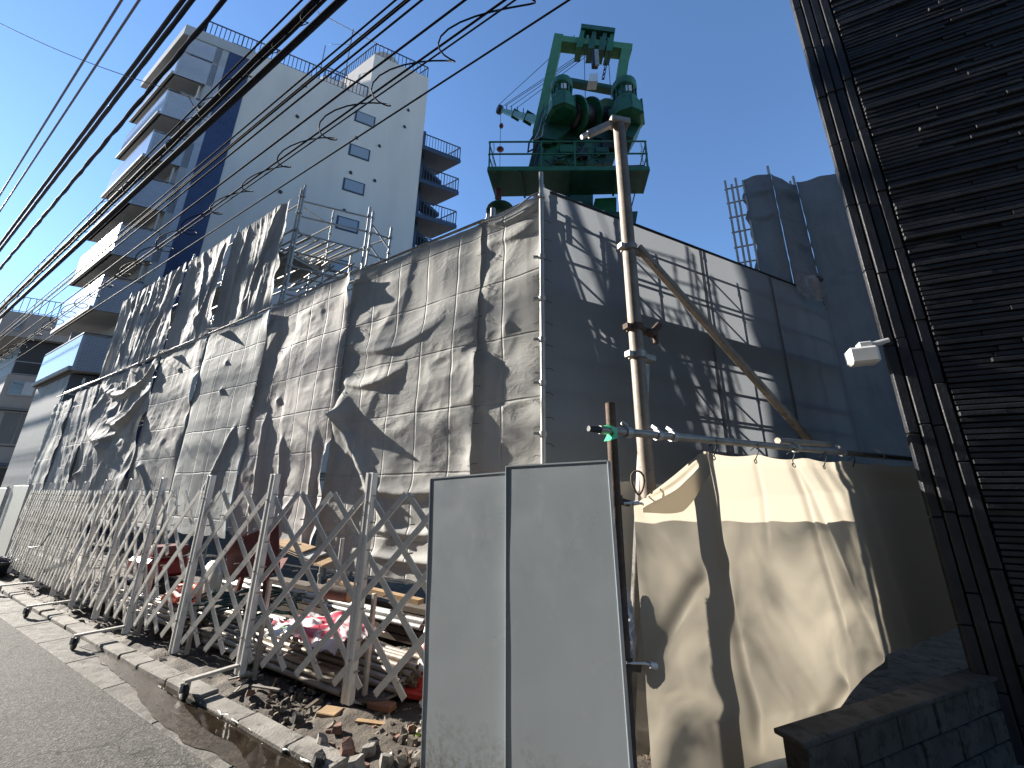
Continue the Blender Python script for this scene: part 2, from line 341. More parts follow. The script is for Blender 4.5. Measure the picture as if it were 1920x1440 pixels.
def cone_mat():
    m, nt, b, out = new_mat('striped_cone_sleeve'); tc = nd(nt, 'ShaderNodeTexCoord').outputs['Object']; s = nd(nt, 'ShaderNodeSeparateXYZ'); nt.links.new(tc, s.inputs[0])
    x = mth(nt, 'FRACT', mth(nt, 'ADD', mth(nt, 'DIVIDE', s.outputs[2], .2), mth(nt, 'MULTIPLY', mth(nt, 'ARCTAN2', s.outputs[1], s.outputs[0]), .16)))
    cr = nd(nt, 'ShaderNodeValToRGB'); cr.color_ramp.interpolation = 'CONSTANT'; nt.links.new(x, cr.inputs[0]); e = cr.color_ramp.elements
    e[0].color = (.6, .05, .04, 1); e[1].position = .5; e[1].color = (.75, .73, .7, 1)
    nt.links.new(cr.outputs[0], b.inputs['Base Color']); b.inputs['Roughness'].default_value = .4; return m
CONEM = cone_mat()
def bag_mat():
    m, nt, b, out = new_mat('printed_plastic_sack'); tc = nd(nt, 'ShaderNodeUVMap', uv_map='UVMap').outputs[0]
    n1 = noise(nt, tc, 1.6, 3, .5, 1.2)
    cr = ramp(nt, n1, [(.0, (.55, .06, .09)), (.42, (.6, .09, .13)), (.47, (.75, .62, .6)), (.6, (.78, .75, .72)), (.62, (.12, .45, .12)), (.68, (.75, .72, .7))])
    nt.links.new(cr, b.inputs['Base Color']); b.inputs['Roughness'].default_value = .35; return m
BAGM = bag_mat()

# ---------------------------------------------------------------- cloth generator
def _h(ix, iy, seed):
    n = (ix.astype(np.int64) * 374761393 + iy.astype(np.int64) * 668265263 + seed * 974634777) & 0xffffffff
    n = ((n ^ (n >> 13)) * 1274126177) & 0xffffffff
    return ((n ^ (n >> 16)) & 0xffff) / 65535.0
def vnoise(x, y, seed, smooth=True):
    ix = np.floor(x); iy = np.floor(y); fx = x - ix; fy = y - iy; ix = ix.astype(np.int64); iy = iy.astype(np.int64)
    if smooth: fx = fx * fx * fx * (fx * (fx * 6 - 15) + 10); fy = fy * fy * fy * (fy * (fy * 6 - 15) + 10)
    a = _h(ix, iy, seed); b = _h(ix + 1, iy, seed); c = _h(ix, iy + 1, seed); d = _h(ix + 1, iy + 1, seed)
    return (a * (1 - fx) + b * fx) * (1 - fy) + (c * (1 - fx) + d * fx) * fy - .5
def fbm(x, y, seed, o=4, g=.5):
    r = 0; a = 1
    for i in range(o): r = r + a * vnoise(x, y, seed + i * 17); x = x * 2.03; y = y * 2.03; a *= g
    return r
def ridge(x, y, seed): return 1 - 2 * np.abs(vnoise(x, y, seed)) * 2
def cloth(name, label, P0, U, N, w, z0, z1, mat, res=.03, seed=1, bill=.04, crease=.012, cw=.46, ch=.6, wr=.008, drape=0., dfreq=4., shear=0., scal=.02,
          tie=.45, skew=1., broad=.0, lip=.0, feats=(), group=None, top=None, bot=None, cat='tarpaulin', parent=None, hem=.012):
    nu = max(4, int(w / res)); nv = max(4, int((z1 - z0) / res))
    u, v = np.meshgrid(np.linspace(0, w, nu + 1), np.linspace(0, 1, nv + 1))
    zt = (np.full_like(u, z1) if top is None else top(u)); zb = (np.full_like(u, z0) if bot is None else bot(u))
    zt = zt - .012 * np.abs(np.sin(PI * u / tie)); zb = zb + .02 * np.abs(np.sin(PI * u / tie + 1)) + .03 * vnoise(u * 1.7, u * 0 + 3, seed + 91)
    z = zb + (zt - zb) * v
    ex = np.minimum(u, w - u)
    win = 1 - np.exp(-ex / .12)                          # tied down along the two uprights
    d = bill * np.sin(PI * (u / w) ** skew) * (.6 + .9 * fbm(u * .3, z * .4, seed + 5, 2)) * np.clip((1 - v) * 6, .25, 1)
    d += crease * 2 * vnoise(u / cw + .5, z / ch, seed + 9, False)
    msk = np.clip(.5 + 1.6 * fbm(u * .7, z * .6, seed + 12, 2), .1, 1)
    d += wr * msk * (.55 * fbm(u * 2.1 + z * 1.1, z * 6.5, seed + 13, 3, .5) + .5 * ridge(u * 1.6 - z * 1.4, z * 3.4 + u * .9, seed + 23) + .22 * ridge(u * 4.6 + z * 2.1, z * 8.0 - u * .8, seed + 24))
    if drape:
        q = u * dfreq + shear * (z - z1) * dfreq * np.clip(.4 + 1.5 * vnoise(u * .6, z * .1, seed + 33), -.3, 1) + .7 * fbm(u * .9, z * .3, seed + 31, 2)
        amp = drape * (.35 + .9 * np.abs(vnoise(u * .9, z * .35, seed + 37)) * 2)
        d += amp * (ridge(q, z * .16, seed + 41) * .55 + np.sin(2 * PI * q * .5) * .3 + .3 * ridge(q * 2.3, z * .25, seed + 43))
    for f in feats:
        if f[0] == 'cone':
            _, cu_, cz_, a, ru, rz = f; rr = np.sqrt(((u - cu_) / ru) ** 2 + ((z - cz_) / rz) ** 2); d += a * np.exp(-rr * 1.6)
        elif f[0] == 'swag':
            _, u0, u1, zz, sag, a, wd = f; x = np.clip((u - u0) / (u1 - u0), 0, 1); c_ = zz - sag * 4 * x * (1 - x); q = (z - c_) / wd
            wnd = np.sin(PI * x) ** .6
            d += a * wnd * np.where(q > 0, np.exp(-q * q * .5), np.exp(-q * q * 4))     # soft above, sharp lip below
        elif f[0] == 'fan':                              # folds radiating from a tied point
            _, cu_, cz_, a, n_, rad = f; dx = u - cu_; dz = z - cz_; rr = np.sqrt(dx * dx + dz * dz) + 1e-6; th = np.arctan2(dz, dx)
            d += a * np.sin(th * n_ + seed) * np.exp(-((rr - rad * .45) / (rad * .5)) ** 2)
        elif f[0] == 'ridge':                            # one straight fold between two points
            _, ua, za, ub, zb_, a, wd = f; ln = math.hypot(ub - ua, zb_ - za); tt = ((u - ua) * (ub - ua) + (z - za) * (zb_ - za)) / ln / ln
            pd = ((u - ua) * (zb_ - za) - (z - za) * (ub - ua)) / ln; d += a * np.exp(-(pd / wd) ** 2) * np.exp(-((np.clip(np.abs(tt - .5) - .4, 0, 9)) / .12) ** 2)
    d += broad * (fbm(u * .75 + 3, z * .6, seed + 51, 3, .5) + .25 * ridge(u * 1.1 + z * .8, z * .9 - u * .5, seed + 53))
    d = d * np.clip(win + .12, 0, 1)
    d += lip * np.exp(-(u / .13) ** 1.3) * np.clip(.45 + 2.6 * fbm(z * 1.5, z * 0 + 5, seed + 55, 3, .6), 0, 1.7)
    d -= (.025 * np.clip((u - (w - .22)) / .2, 0, 1) if lip else 0)
    d += lip * .35 * np.exp(-((w - u) / .08) ** 1.2) * np.clip(.4 + 1.6 * fbm(z * 1.4, z * 0 + 8, seed + 57, 3, .6), 0, 1.4)
    us = u + scal * np.where(u < w / 2, 1, -.2) * np.exp(-ex / .1) * np.abs(np.sin(PI * z / tie)) * (.6 + vnoise(z * 3, z * 0 + 7, seed + 3))
    P = np.array(P0)[None, :] + us.reshape(-1, 1) * np.array(U)[None, :] + d.reshape(-1, 1) * np.array(N)[None, :]
    P[:, 2] = z.ravel()
    mb = MB(); mb.v = P.tolist(); k = nu + 1
    i = np.arange(nv)[:, None] * k + np.arange(nu)[None, :]; i = i.ravel()
    mb.f = np.stack([i, i + 1, i + k + 1, i + k], 1).tolist(); mb.sm = [True] * len(mb.f)
    mb.uv = np.stack([u.ravel() + seed * 1.37, z.ravel()], 1)
    mb2 = (u, z, d)
    o = mb.build(name, mat, parent, None if parent else Vector(P0) + Vector((0, 0, z0)))
    if label: tag(o, label, cat, group)
    o['_d'] = 0; del o['_d']
    return o

# ================================================================ THE SETTING
def flat(name, pts, z, mat, n=None):
    m = MB(); m.add([(p[0], p[1], z) for p in pts], [tuple(range(len(pts)))]); o = m.build(name, mat, None, (0, 0, 0)); return tag(o, kind='structure')
def q2(s0, s1, o0, o1): return [L(s0, 0, o0), L(s1, 0, o0), L(s1, 0, o1), L(s0, 0, o1)]
flat('ground', [(-600, -600), (600, -600), (600, 600), (-600, 600)], -.03, CONC)
flat('road', q2(-40, 160, 2.44, 9.5), 0, ASPH)
# gutter of concrete slabs between road and kerb, kerb stones, soil behind
gut = thing('gutter', L(0, 0, 2.3), kind='structure')
s = -3.0; k = 0
while s < 26:
    ln = 1.0; m = MB(); a = L(s + .004, 0, 2.134); b = L(s + ln - .004, 0, 2.134); hgt = rnd.uniform(-.003, -.001)
    c_ = L(s + ln / 2, -.03 + hgt, 2.285); m.obox(c_, dL, nL, UP, ln / 2 - .005, .148, .03, .006)
    m.build('gutter_slab', GUTC, gut); s += ln
kerb = thing('kerb', L(0, 0, 2.0), kind='structure'); s = -2.6
KST = None
while s < 26:
    ln = .6 if rnd.random() < .8 else .45; sunk = rnd.uniform(-.012, .012); m = MB()
    if not (-.3 < s < .15):
        m.obox(L(s + ln / 2, -.01 + sunk, 2.06 + rnd.uniform(-.012, .012)), (dL + nL * rnd.uniform(-.02, .02)).normalized(), nL, UP, ln / 2 - .006, .075, .05, .012)
        m.build('kerb_stone', CONC, kerb)
    s += ln
def terrain(name, s0, s1, o0, o1, res, amp, mat, seed, z0, fn=None):
    nu = int((s1 - s0) / res); nv = int((o1 - o0) / res)
    ss, oo = np.meshgrid(np.linspace(s0, s1, nu + 1), np.linspace(o0, o1, nv + 1))
    z = z0 + amp * fbm(ss * 2.1, oo * 2.1, seed, 5, .6)
    if fn is not None: z = z + fn(ss, oo)
    P = np.array(C0)[None, :] + ss.reshape(-1, 1) * np.array(dL)[None, :] + oo.reshape(-1, 1) * np.array(nL)[None, :]; P[:, 2] = z.ravel()
    mb = MB(); mb.v = P.tolist(); k = nu + 1; i = (np.arange(nv)[:, None] * k + np.arange(nu)[None, :]).ravel()
    mb.f = np.stack([i, i + 1, i + k + 1, i + k], 1).tolist(); mb.sm = [True] * len(mb.f)
    return tag(mb.build(name, mat, None, (0, 0, 0)), kind='structure')
def mound(ss, oo): return .10 * np.exp(-((ss + .05) / .5) ** 2 - ((oo - 1.55) / .35) ** 2) - .03 * np.clip((oo - 1.75) / .2, 0, 1)
terrain('soil', -2.6, 12, -.1, 1.99, .035, .075, DIRT, 5, .01, mound)
flat('site_floor', [L(0, 0, -.1), L(24, 0, -.1), L(24, 0, -16), R(14, 0, -16), R(14, 0, 0), R(0, 0, .4)], -.012, DIRT)
mb = MB(); sp_ = np.linspace(-1.7, 2.7, 160); rim = 2.17 + .19 * np.clip(1.3 - np.abs(sp_ + .1) / 1.7, 0, 1) ** .7 + .05 * fbm(sp_ * 2.3, sp_ * 0 + 2, 8, 4, .6)
silt = MB(); vs_ = []
for a_, r_ in zip(np.linspace(-2.4, 4.5, 200), np.clip(2.25 + .16 * np.clip(1.35 - np.abs(np.linspace(-2.4, 4.5, 200) - .3) / 2.8, 0, 1) + .07 * fbm(np.linspace(-2.4, 4.5, 200) * 1.7, np.zeros(200) + 4, 18, 4, .6), 2.14, 2.43)): vs_ += [L(float(a_), .0025, 2.131), L(float(a_), .0025, float(r_))]
silt.add(vs_, [(2 * i, 2 * i + 2, 2 * i + 3, 2 * i + 1) for i in range(199)]); tag(silt.build('wet_silt', M('wet_silt', (.045, .036, .026), .35, 0, .5, 9, .5, 40, .006), None, (0, 0, 0)), kind='structure')
vs_ = []
for a_, r_ in zip(sp_, np.clip(rim, 2.14, 2.425)): vs_ += [L(float(a_), .0052, 2.132), L(float(a_), .0052, float(r_))]
mb.add(vs_, [(2 * i, 2 * i + 2, 2 * i + 3, 2 * i + 1) for i in range(159)]); tag(mb.build('puddle', WATER, None, (0, 0, 0)), kind='structure')
flat('side_path', [C0 + Vector((.2, -2.2, 0)), C0 + Vector((6, 0, 0)), (9, 1, 0), (4, -2, 0), (1.2, 1.2, 0)], .004, CONC)
# white line drawn in as the sun glint along the kerb edge
m = MB(); pts = [L(-1.3 + i * .03, .022 + .004 * math.sin(i * 1.7), 2.128 + .008 * math.sin(i * .9) + .006 * math.sin(i * 2.3)) for i in range(105)]
m.path(pts, .008, 5, lambda i: .0035 + .005 * abs(math.sin(i * .37)) * abs(math.sin(i * 1.9)))
tag(m.build('foam_glint', M('white_foam_glint', (.75, .75, .73), .15, 0, .05, 20), None), kind='stuff')

# rubble: hundreds of chips
def chip(mb, c, r, fl=.6):
    n = 5 + rnd.randrange(3); a0 = rnd.random() * 6.3; top = []; bot = []
    tx, ty = rnd.uniform(-.35, .35), rnd.uniform(-.35, .35)
    for i in range(n):
        a = a0 + 2 * PI * i / n + rnd.uniform(-.25, .25); rr = r * rnd.uniform(.7, 1.15)
        x, y = rr * math.cos(a), rr * math.sin(a); hz = r * fl * rnd.uniform(.5, .8)
        bot.append(c + Vector((x, y, -r * .4))); top.append(c + Vector((x * .72, y * .72, hz + tx * x + ty * y)))
    mb.add(bot + top, [tuple(range(n, 2 * n))] + [(i, (i + 1) % n, n + (i + 1) % n, n + i) for i in range(n)])
mb = MB()
for i in range(2600):
    s = rnd.uniform(-1.6, 9) if i > 1500 else rnd.uniform(-1.3, 2.2); o = rnd.uniform(.6, 1.97); r = min(.05, .007 + rnd.expovariate(1 / .010))
    z = .01 + float(mound(np.array(s), np.array(o))) + .02
    chip(mb, L(s, z - .01, o), r)
tag(mb.build('rubble', RUBBLE, None, (0, 0, 0)), 'loose stone chips and clods strewn over the wet soil', 'rubble', kind='stuff')
for i, (px, py, r) in enumerate([(600, 1425, .055), (650, 1405, .07), (722, 1425, .06), (700, 1396, .05), (690, 1405, .055), (632, 1365, .05), (560, 1345, .05), (770, 1370, .05), (605, 1388, .05), (745, 1385, .045), (665, 1432, .07), (780, 1422, .05), (535, 1315, .04), (470, 1298, .04)]):
    m = MB(); p = G(px, py, .05); chip(m, p, r, .7); tag(m.build('brick_fragment', BRICK if i % 4 == 1 else (CONC if i % 3 else CONCD)), 'angular broken masonry fragment lying in the rubble behind the kerb', 'rubble', 'broken masonry in the rubble')

# ================================================================ STREET FRONT: scaffold and sheets
def scaffold(name, label, Pf, us, z_max, offs, lifts, r=.0243, deck=None, extra=None):
    th = thing(name, Pf(us[0], 0, offs[0]), label, 'scaffold')
    for i, u in enumerate(us):
        for o in offs:
            zt = z_max(u) if callable(z_max) else z_max
            zt += rnd.uniform(-.03, .06)
            m = MB(); m.tube(Pf(u, 0, o), Pf(u, zt, o), r, 10); 
            st = m.build('standard', GALV, th)
            mm = MB()
            for z in np.arange(.45, zt, .475): mm.tube(Pf(u, z - .02, o), Pf(u, z + .02, o), r * 1.65, 8)
            mm.tube(Pf(u, zt - .28, o), Pf(u, zt - .1, o), r * 1.25, 10)
            tag(mm.build('rosettes', GALV, st), kind='stuff')
    for z in lifts:
        for a, b in zip(us[:-1], us[1:]):
            zt = min(z_max(a + .01), z_max(b - .01)) if callable(z_max) else z_max
            if z > zt: continue
            for o in offs: m = MB(); m.tube(Pf(a, z, o), Pf(b, z, o), r * .9, 8); m.build('ledger', GALV, th)
    for z in lifts:
        for u in us:
            zt = z_max(u) if callable(z_max) else z_max
            if z > zt or len(offs) < 2: continue
            m = MB(); m.tube(Pf(u, z, offs[0]), Pf(u, z, offs[1]), r * .9, 8); m.build('transom', GALV, th)
    return th
SB = [0.03, .97, 3.8, 6.5, 9.4, 12.1, 14.6, 17.1, 19.6, 22.0]
def zmaxL(u): return 8.75 if 6.3 < u < 17.5 else 5.75
scL = scaffold('street_scaffold', 'galvanised tube scaffold standing behind the grey sheets along the street', L, SB, zmaxL, (-.07, -.95), (1.9, 3.8, 5.5, 6.9, 7.6, 8.3))
for (a, b) in zip(SB[3:7], SB[4:8]):                     # walking decks of the upper lift
    for k in range(3): m = MB(); m.bar(L(a + .05, 7.0, -.2 - k * .26), L(b - .05, 7.0, -.2 - k * .26), .23, .04); m.build('deck_plank', GALVD, scL)
for (a, b) in zip(SB[:8], SB[1:9]):
    for z in (1.95, 3.85):
        for k in range(2): m = MB(); m.bar(L(a + .05, z, -.3 - k * .35), L(b - .05, z, -.3 - k * .35), .3, .04); m.build('deck_plank', GALVD, scL)
# open bay of the upper lift, seen end-on above the sheets
th = thing('stair_scaffold', L(6.3, 5.5, -.1), 'open galvanised scaffold bay with bare tubes rising above the sheets', 'scaffold')
INW = -nL
def P2(a, b, z): return L(6.42 + a, z, -.1) + dR * b       # a along the front, b into the site
bx = [(0, 0, 8.85), (0, 1.5, 8.8), (.05, 1.62, 8.72), (-.05, 2.05, 8.35), (2.2, 1.5, 8.0), (2.2, .1, 8.2), (1.2, 1.9, 7.9)]
for i, (a, b, zt) in enumerate(bx):
    m = MB(); m.tube(P2(a, b, 0), P2(a, b, zt), .03, 10); st = m.build('standard', GALV, th)
    m = MB(); m.tube(P2(a, b, zt - .3), P2(a, b, zt - .02), .036, 10); m.build('spigot', GALV, st)
    for z in np.arange(5.2, zt - .1, .475): m = MB(); m.tube(P2(a, b, z - .025), P2(a, b, z + .025), .05, 8); m.build('rosette', GALV, st)
for z in (5.9, 6.6, 7.5, 7.95, 8.38):
    m = MB(); m.tube(P2(0, 0, z), P2(0, 1.5, z + (.1 if z > 7.9 else 0)), .023, 8); m.build('ledger', GALV, th)
for z in (6.9, 7.45, 8.1):
    m = MB(); m.tube(P2(.05, 1.62, z), P2(-.05, 2.05, z - .1), .023, 8); m.build('ledger', GALV, th)
    m = MB(); m.tube(P2(-.05, 2.05, z - .05), P2(2.2, 1.9, z - .05), .021, 8); m.build('ledger', GALV, th)
m = MB(); m.tube(P2(.05, 1.62, 8.35), P2(-.05, 2.05, 7.7), .024, 8); m.build('brace', GALV, th)
m = MB(); m.tube(P2(.05, 1.62, 7.75), P2(-.05, 2.05, 7.1), .024, 8); m.build('brace', GALV, th)
for k in range(8):
    b = .12 + k * .18; m = MB(); m.tube(P2(-.02, b, 7.47), P2(2.6, b, 7.47), .02 + .008 * (k % 2), 8); m.build('deck_tube', GALV if k % 3 else GALVD, th)
for k in range(7):
    b = .05 + k * .22; m = MB(); m.tube(P2(.1 + .2 * (k % 3), b, 7.12), P2(2.6, b + .3, 7.08 - .05 * (k % 2)), .023, 8); m.build('deck_tube', GALVD, th)
for k in range(3):
    b = .25 + k * .45; m = MB(); m.bar(P2(.9, b, 7.3), P2(2.6, b, 7.3), .24, .035); m.build('deck_plank', GALVD, th)
for k in range(4):
    m = MB(); m.tube(P2(.5 + .5 * k, -.05, 7.22), P2(.5 + .5 * k, 1.9, 7.22), .022, 8); m.build('transom', GALVD, th)
m = MB(); m.tube(P2(0, .05, 6.0), P2(0, 1.45, 6.6), .02, 8); m.build('brace', GALV, th)

# top rail tubes the lower sheets hang from
def tubething(name, p, q, r, mat, label, cat, n=10, hollow=0.):
    m = MB(); m.tube(p, q, r, n, None, hollow); o = m.build(name, mat); return tag(o, label, cat)
tubething('rail_tube', L(.97, 5.6, .03), L(6.5, 5.57, .03), .022, GALVD, 'horizontal tube carrying the tops of the large pale sheets by the corner', 'tube')
tubething('rail_tube', L(6.6, 5.53, .05), L(22, 5.3, .05), .022, GALVD, 'long horizontal tube between the upper and the lower row of street sheets', 'tube')
TG = 'grey sheets on the street scaffold'
def ties(o, P0, U, N, zs, du=.0, ln=.06):
    for z in zs:
        m = MB(); p = Vector(P0) + U * du + Vector((0, 0, z)); a = rnd.uniform(-.5, .5)
        m.path([p - U * ln + N * .012, p + N * .03, p + U * ln * .8 + N * .012 + Vector((0, 0, a * .03)), p + U * ln + N * .05 + Vector((0, 0, -.03 + a * .02))], .0035, 4)
        m.build('tie', BLACK, o)
def LT(a, b, z0, z1, mat, label, off=.04, **kw): return cloth('scaffold_sheet', label, L(a, 0, off), dL, (nL + dL * 0), b - a + .10, z0, z1, mat, group=TG, **kw)
o = LT(-.02, .96, 1.35, 5.62, T_WARM, 'narrow pale grey sheet beside the corner of the site', res=.02, seed=11, bill=-.03, wr=.022, crease=.024, cw=.46, ch=.95, scal=.035, broad=.04, lip=.03,
       feats=[('swag', .0, .92, 5.5, .12, .05, .07), ('swag', .0, .92, 5.2, .1, .04, .1), ('cone', .55, 3.75, .05, .15, .25)])
ties(o, L(.05, 0, .04), dL, nL, np.arange(1.4, 5.6, .33)); ties(o, L(.96, 0, .04), dL, nL, np.arange(1.5, 5.6, .5))
o = LT(.98, 3.79, .56, 5.56, T_WARM, 'large pale sheet with deep curved shadow folds, second from the corner', res=.022, seed=22, bill=-.05, skew=1.8, wr=.014, crease=.022, cw=.62, ch=.85, broad=.06, lip=.045, drape=.012, dfreq=1.6, shear=.3,
       feats=[('swag', .6, 2.9, 4.15, .3, .045, .10), ('swag', 1.3, 2.9, 3.5, .2, .05, .09), ('cone', 2.79, 2.86, .34, .24, .24), ('ridge', 2.79, 2.85, 1.4, 1.2, .05, .06),
              ('swag', .1, 2.2, 1.75, .12, .05, .08), ('swag', .1, 2.0, 1.2, .08, .05, .06), ('swag', .1, 2.1, .85, .06, .06, .05)])
ties(o, L(3.79, 0, .04), dL, nL, np.arange(2.9, 5.5, .4))
def bot3(u): return .62 + .35 * np.clip(u / 2.7, 0, 1) + .15 * np.sin(u * 2.3)
o = LT(3.82, 6.48, .62, 5.52, T_PINK, 'warm tinted sheet with crisp square creases left of the large pale sheet', res=.024, seed=33, bill=-.06, skew=2.4, wr=.013, crease=.022, cw=.5, ch=.7, bot=bot3, broad=.04, lip=.085, drape=.012, dfreq=1.6, shear=.3,
       feats=[('cone', 1.9, 3.35, .06, .13, .13), ('ridge', 2.2, 3.0, 2.0, .9, .05, .06), ('ridge', .45, 2.5, .3, .8, .06, .07), ('ridge', 1.5, 2.6, 1.2, .9, .04, .06), ('swag', .8, 2.3, 1.6, .5, .05, .07)])
ties(o, L(6.48, 0, .04), dL, nL, np.arange(2.4, 5.4, .45))
LT(6.52, 9.35, .8, 5.45, T_BLUE, 'smooth bluish grey sheet under the right end of the upper sheets', res=.03, seed=44, bill=.06, skew=2, wr=.008, crease=.010, cw=.42, ch=.75, broad=.02, lip=.035,
   feats=[('cone', 1.4, 3.8, .07, .1, .1), ('cone', 1.5, 4.5, .04, .08, .08), ('ridge', .5, 2.9, 1.2, 1.6, .05, .07)])
LT(9.4, 12.05, .8, 5.4, T_GREY, 'evenly creased grey sheet left of the bluish sheet', res=.033, seed=55, bill=-.06, skew=1.6, wr=.016, crease=.026, cw=.6, ch=.7, broad=.045, lip=.05, drape=.012, dfreq=1.6, shear=.3,
   feats=[('cone', 2.0, 2.2, .12, .2, .2), ('ridge', 1.9, 2.2, .9, 1.3, .05, .07), ('ridge', 2.3, 5.2, 1.2, 4.7, .04, .06)])
LT(12.1, 16.9, .8, 5.33, T_GREY, 'wide sagging grey sheet with big swooping folds under the upper sheets', res=.038, seed=66, bill=-.10, wr=.03, crease=.03, cw=.8, ch=.8, drape=.03, dfreq=2.2, shear=.5, broad=.10, lip=.08,
   feats=[('swag', .3, 4.6, 5.1, .6, .16, .10), ('swag', .2, 3.6, 4.4, .9, .18, .14), ('swag', 1.2, 4.6, 3.6, .5, .10, .13), ('cone', 2.6, 2.9, .2, .3, .3), ('cone', 4.0, 2.1, .2, .18, .18)])
LT(16.95, 19.5, .8, 5.2, T_GREY, 'grey sheet with hanging vertical folds near the far end', res=.045, seed=77, bill=-.08, wr=.03, crease=.02, drape=.03, dfreq=3.0, shear=-.2, lip=.05)
LT(19.55, 22.0, .8, 5.0, T_WARM, 'last pale sheet at the far end of the street front', res=.045, seed=88, bill=-.10, skew=1.8, wr=.03, crease=.02, drape=.04, dfreq=2.6, shear=-.5, lip=.05)
UPL = ['right end, hanging in loose vertical folds', 'second from its right end, deeply pleated', 'third from its right end, gathered in slanting folds', 'left end, with fine narrow pleats']
ub = [6.5, 9.3, 12.0, 14.7, 17.25]
for i in range(4):
    cloth('upper_sheet', 'pale upper sheet at the ' + UPL[i] if i in (0, 3) else 'pale upper sheet, ' + UPL[i], L(ub[i], 0, .07), dL, nL, ub[i + 1] - ub[i] - .03, 5.5 - i * .04, 8.4, T_UP, res=.034, seed=101 + i * 7,
          bill=-.15, skew=2.2, wr=.014, crease=.01, drape=.036, lip=.05, dfreq=(4.0, 5.0, 4.4, 5.2)[i], shear=(.2, -.15, .22, .18)[i], group='upper grey sheets on the street scaffold', scal=.03, tie=.6,
          feats=[('ridge', (.5, 1.6, .4, 1.5)[i], 8.3, (1.4, .7, 1.7, .6)[i], 5.6, .06, .08), ('ridge', (2.0, .3, 1.6, .4)[i], 8.2, (2.3, .9, 1.9, .9)[i], 5.7, .05, .06)])
# flaps of cloth blown out from the upper row's lower edge
for i, (s, z) in enumerate(((8.6, 5.5), (11.3, 5.42), (14.0, 5.36))):
    m = MB(); a = L(s, z, .1); m.add([a, a + dL * .5, a + dL * .38 + nL * .16 - UP * .03, a + dL * .08 + nL * .10 - UP * .1], [(0, 1, 2, 3)])
    m.add([a - UP * .01, a + dL * .5 - UP * .01, a + dL * .38 + nL * .16 - UP * .04, a + dL * .08 + nL * .10 - UP * .11], [(3, 2, 1, 0)]); m.uv = [(p[0], p[1]) for p in m.v]
    tag(m.build('loose_flap', T_GREY), ['loose cloth flap sticking out between the sheet rows near the right end', 'loose cloth flap sticking out midway between the sheet rows', 'loose cloth flap sticking out between the sheet rows towards the left'][i], 'flap')

# ================================================================ SIDE FRONT (right of the corner)
SR = [.06, 1.15, 3.1, 5.05, 6.95]
scR = scaffold('side_scaffold', 'galvanised tube scaffold showing through the dark side sheets', R, SR, lambda u: 9.0 if u > 5.9 else 5.9, (-.1, -1.0), (1.2, 2.0, 2.85, 3.3, 4.2, 4.75, 5.35), r=.0245)
for z in (2.35, 4.25):
    for (a, b) in zip(SR[:4], SR[1:]):
        for k in range(5):
            m = MB(); m.bar(R(a + .06, z, -.2 - k * .16), R(b - .06, z, -.2 - k * .16), .10, .035); m.build('deck_slat', GALVD, scR)
for (t0, z0, t1, z1) in ((.1, 2.1, 1.15, 4.1), (1.15, 4.3, 3.1, 2.4), (3.1, 2.4, 5.05, 4.3), (1.15, 5.8, 2.2, 4.4)):
    m = MB(); m.tube(R(t0, z0, -.98), R(t1, z1, -.98), .02, 8); m.build('brace', GALV, scR)
m = MB(); m.tube(R(.1, 5.72, .02), R(6.9, 5.86, .02), .026, 10); m.build('top_rail', BLACK, scR)
SG = 'dark mesh sheets on the side scaffold'
def RT(a, b, z0, z1, mat, label, **kw):
    o = cloth('side_sheet', label, R(a, 0, .03 + .006 * (a > 3 and a < 5)), dR, nR, b - a, z0, z1, mat, group=SG, **kw)
    return o
kw = dict(res=.04, bill=.02, wr=.004, crease=.004, scal=.012, tie=.32)
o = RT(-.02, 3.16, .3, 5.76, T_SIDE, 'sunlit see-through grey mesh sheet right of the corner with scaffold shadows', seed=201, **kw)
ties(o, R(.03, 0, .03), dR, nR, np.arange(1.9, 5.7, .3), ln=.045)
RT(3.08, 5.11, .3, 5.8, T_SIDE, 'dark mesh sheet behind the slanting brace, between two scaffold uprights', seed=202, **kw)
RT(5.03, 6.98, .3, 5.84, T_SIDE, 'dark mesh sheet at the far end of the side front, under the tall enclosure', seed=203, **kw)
# tall enclosure at the far end
PA, PB, PC, PD = (Vector((p[0], p[1], 0)) for p in (G(1362, 345, 8.85), G(1445, 325, 8.85), G(1494, 347, 8.85), G(1575, 332, 8.85)))
def wallcloth(p, q, z0, z1, mat, label, seed, **kw):
    d = (q - p); w_ = d.length; d.normalize(); n = Vector((d.y, -d.x, 0))
    if n.y > 0: n = -n
    return cloth('enclosure_sheet', label, p, d, n, w_, z0, z1, mat, seed=seed, group='dark sheets of the tall enclosure', **kw)
def topA(u): return 8.6 + .25 * u / .9
def botA(u): return 5.7 + 0 * u
def tornL(u): return 5.75 + 0 * u
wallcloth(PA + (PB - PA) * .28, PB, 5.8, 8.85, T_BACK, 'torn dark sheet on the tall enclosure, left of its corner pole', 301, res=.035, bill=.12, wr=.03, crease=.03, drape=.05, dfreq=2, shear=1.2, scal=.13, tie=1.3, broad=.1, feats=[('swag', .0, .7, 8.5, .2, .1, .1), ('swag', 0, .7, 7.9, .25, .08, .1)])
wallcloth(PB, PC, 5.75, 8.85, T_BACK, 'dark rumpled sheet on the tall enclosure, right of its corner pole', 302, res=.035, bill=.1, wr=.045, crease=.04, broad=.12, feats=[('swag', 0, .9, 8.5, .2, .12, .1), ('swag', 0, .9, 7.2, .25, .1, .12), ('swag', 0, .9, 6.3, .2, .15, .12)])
wallcloth(PC, PC + (PD - PC) * 6, .2, 8.95, T_BACK, 'broad dark blue grey sheet running behind the black building', 303, res=.04, bill=.1, wr=.045, crease=.06, cw=.9, ch=.9, drape=.04, dfreq=1.4, shear=.4, broad=.15)
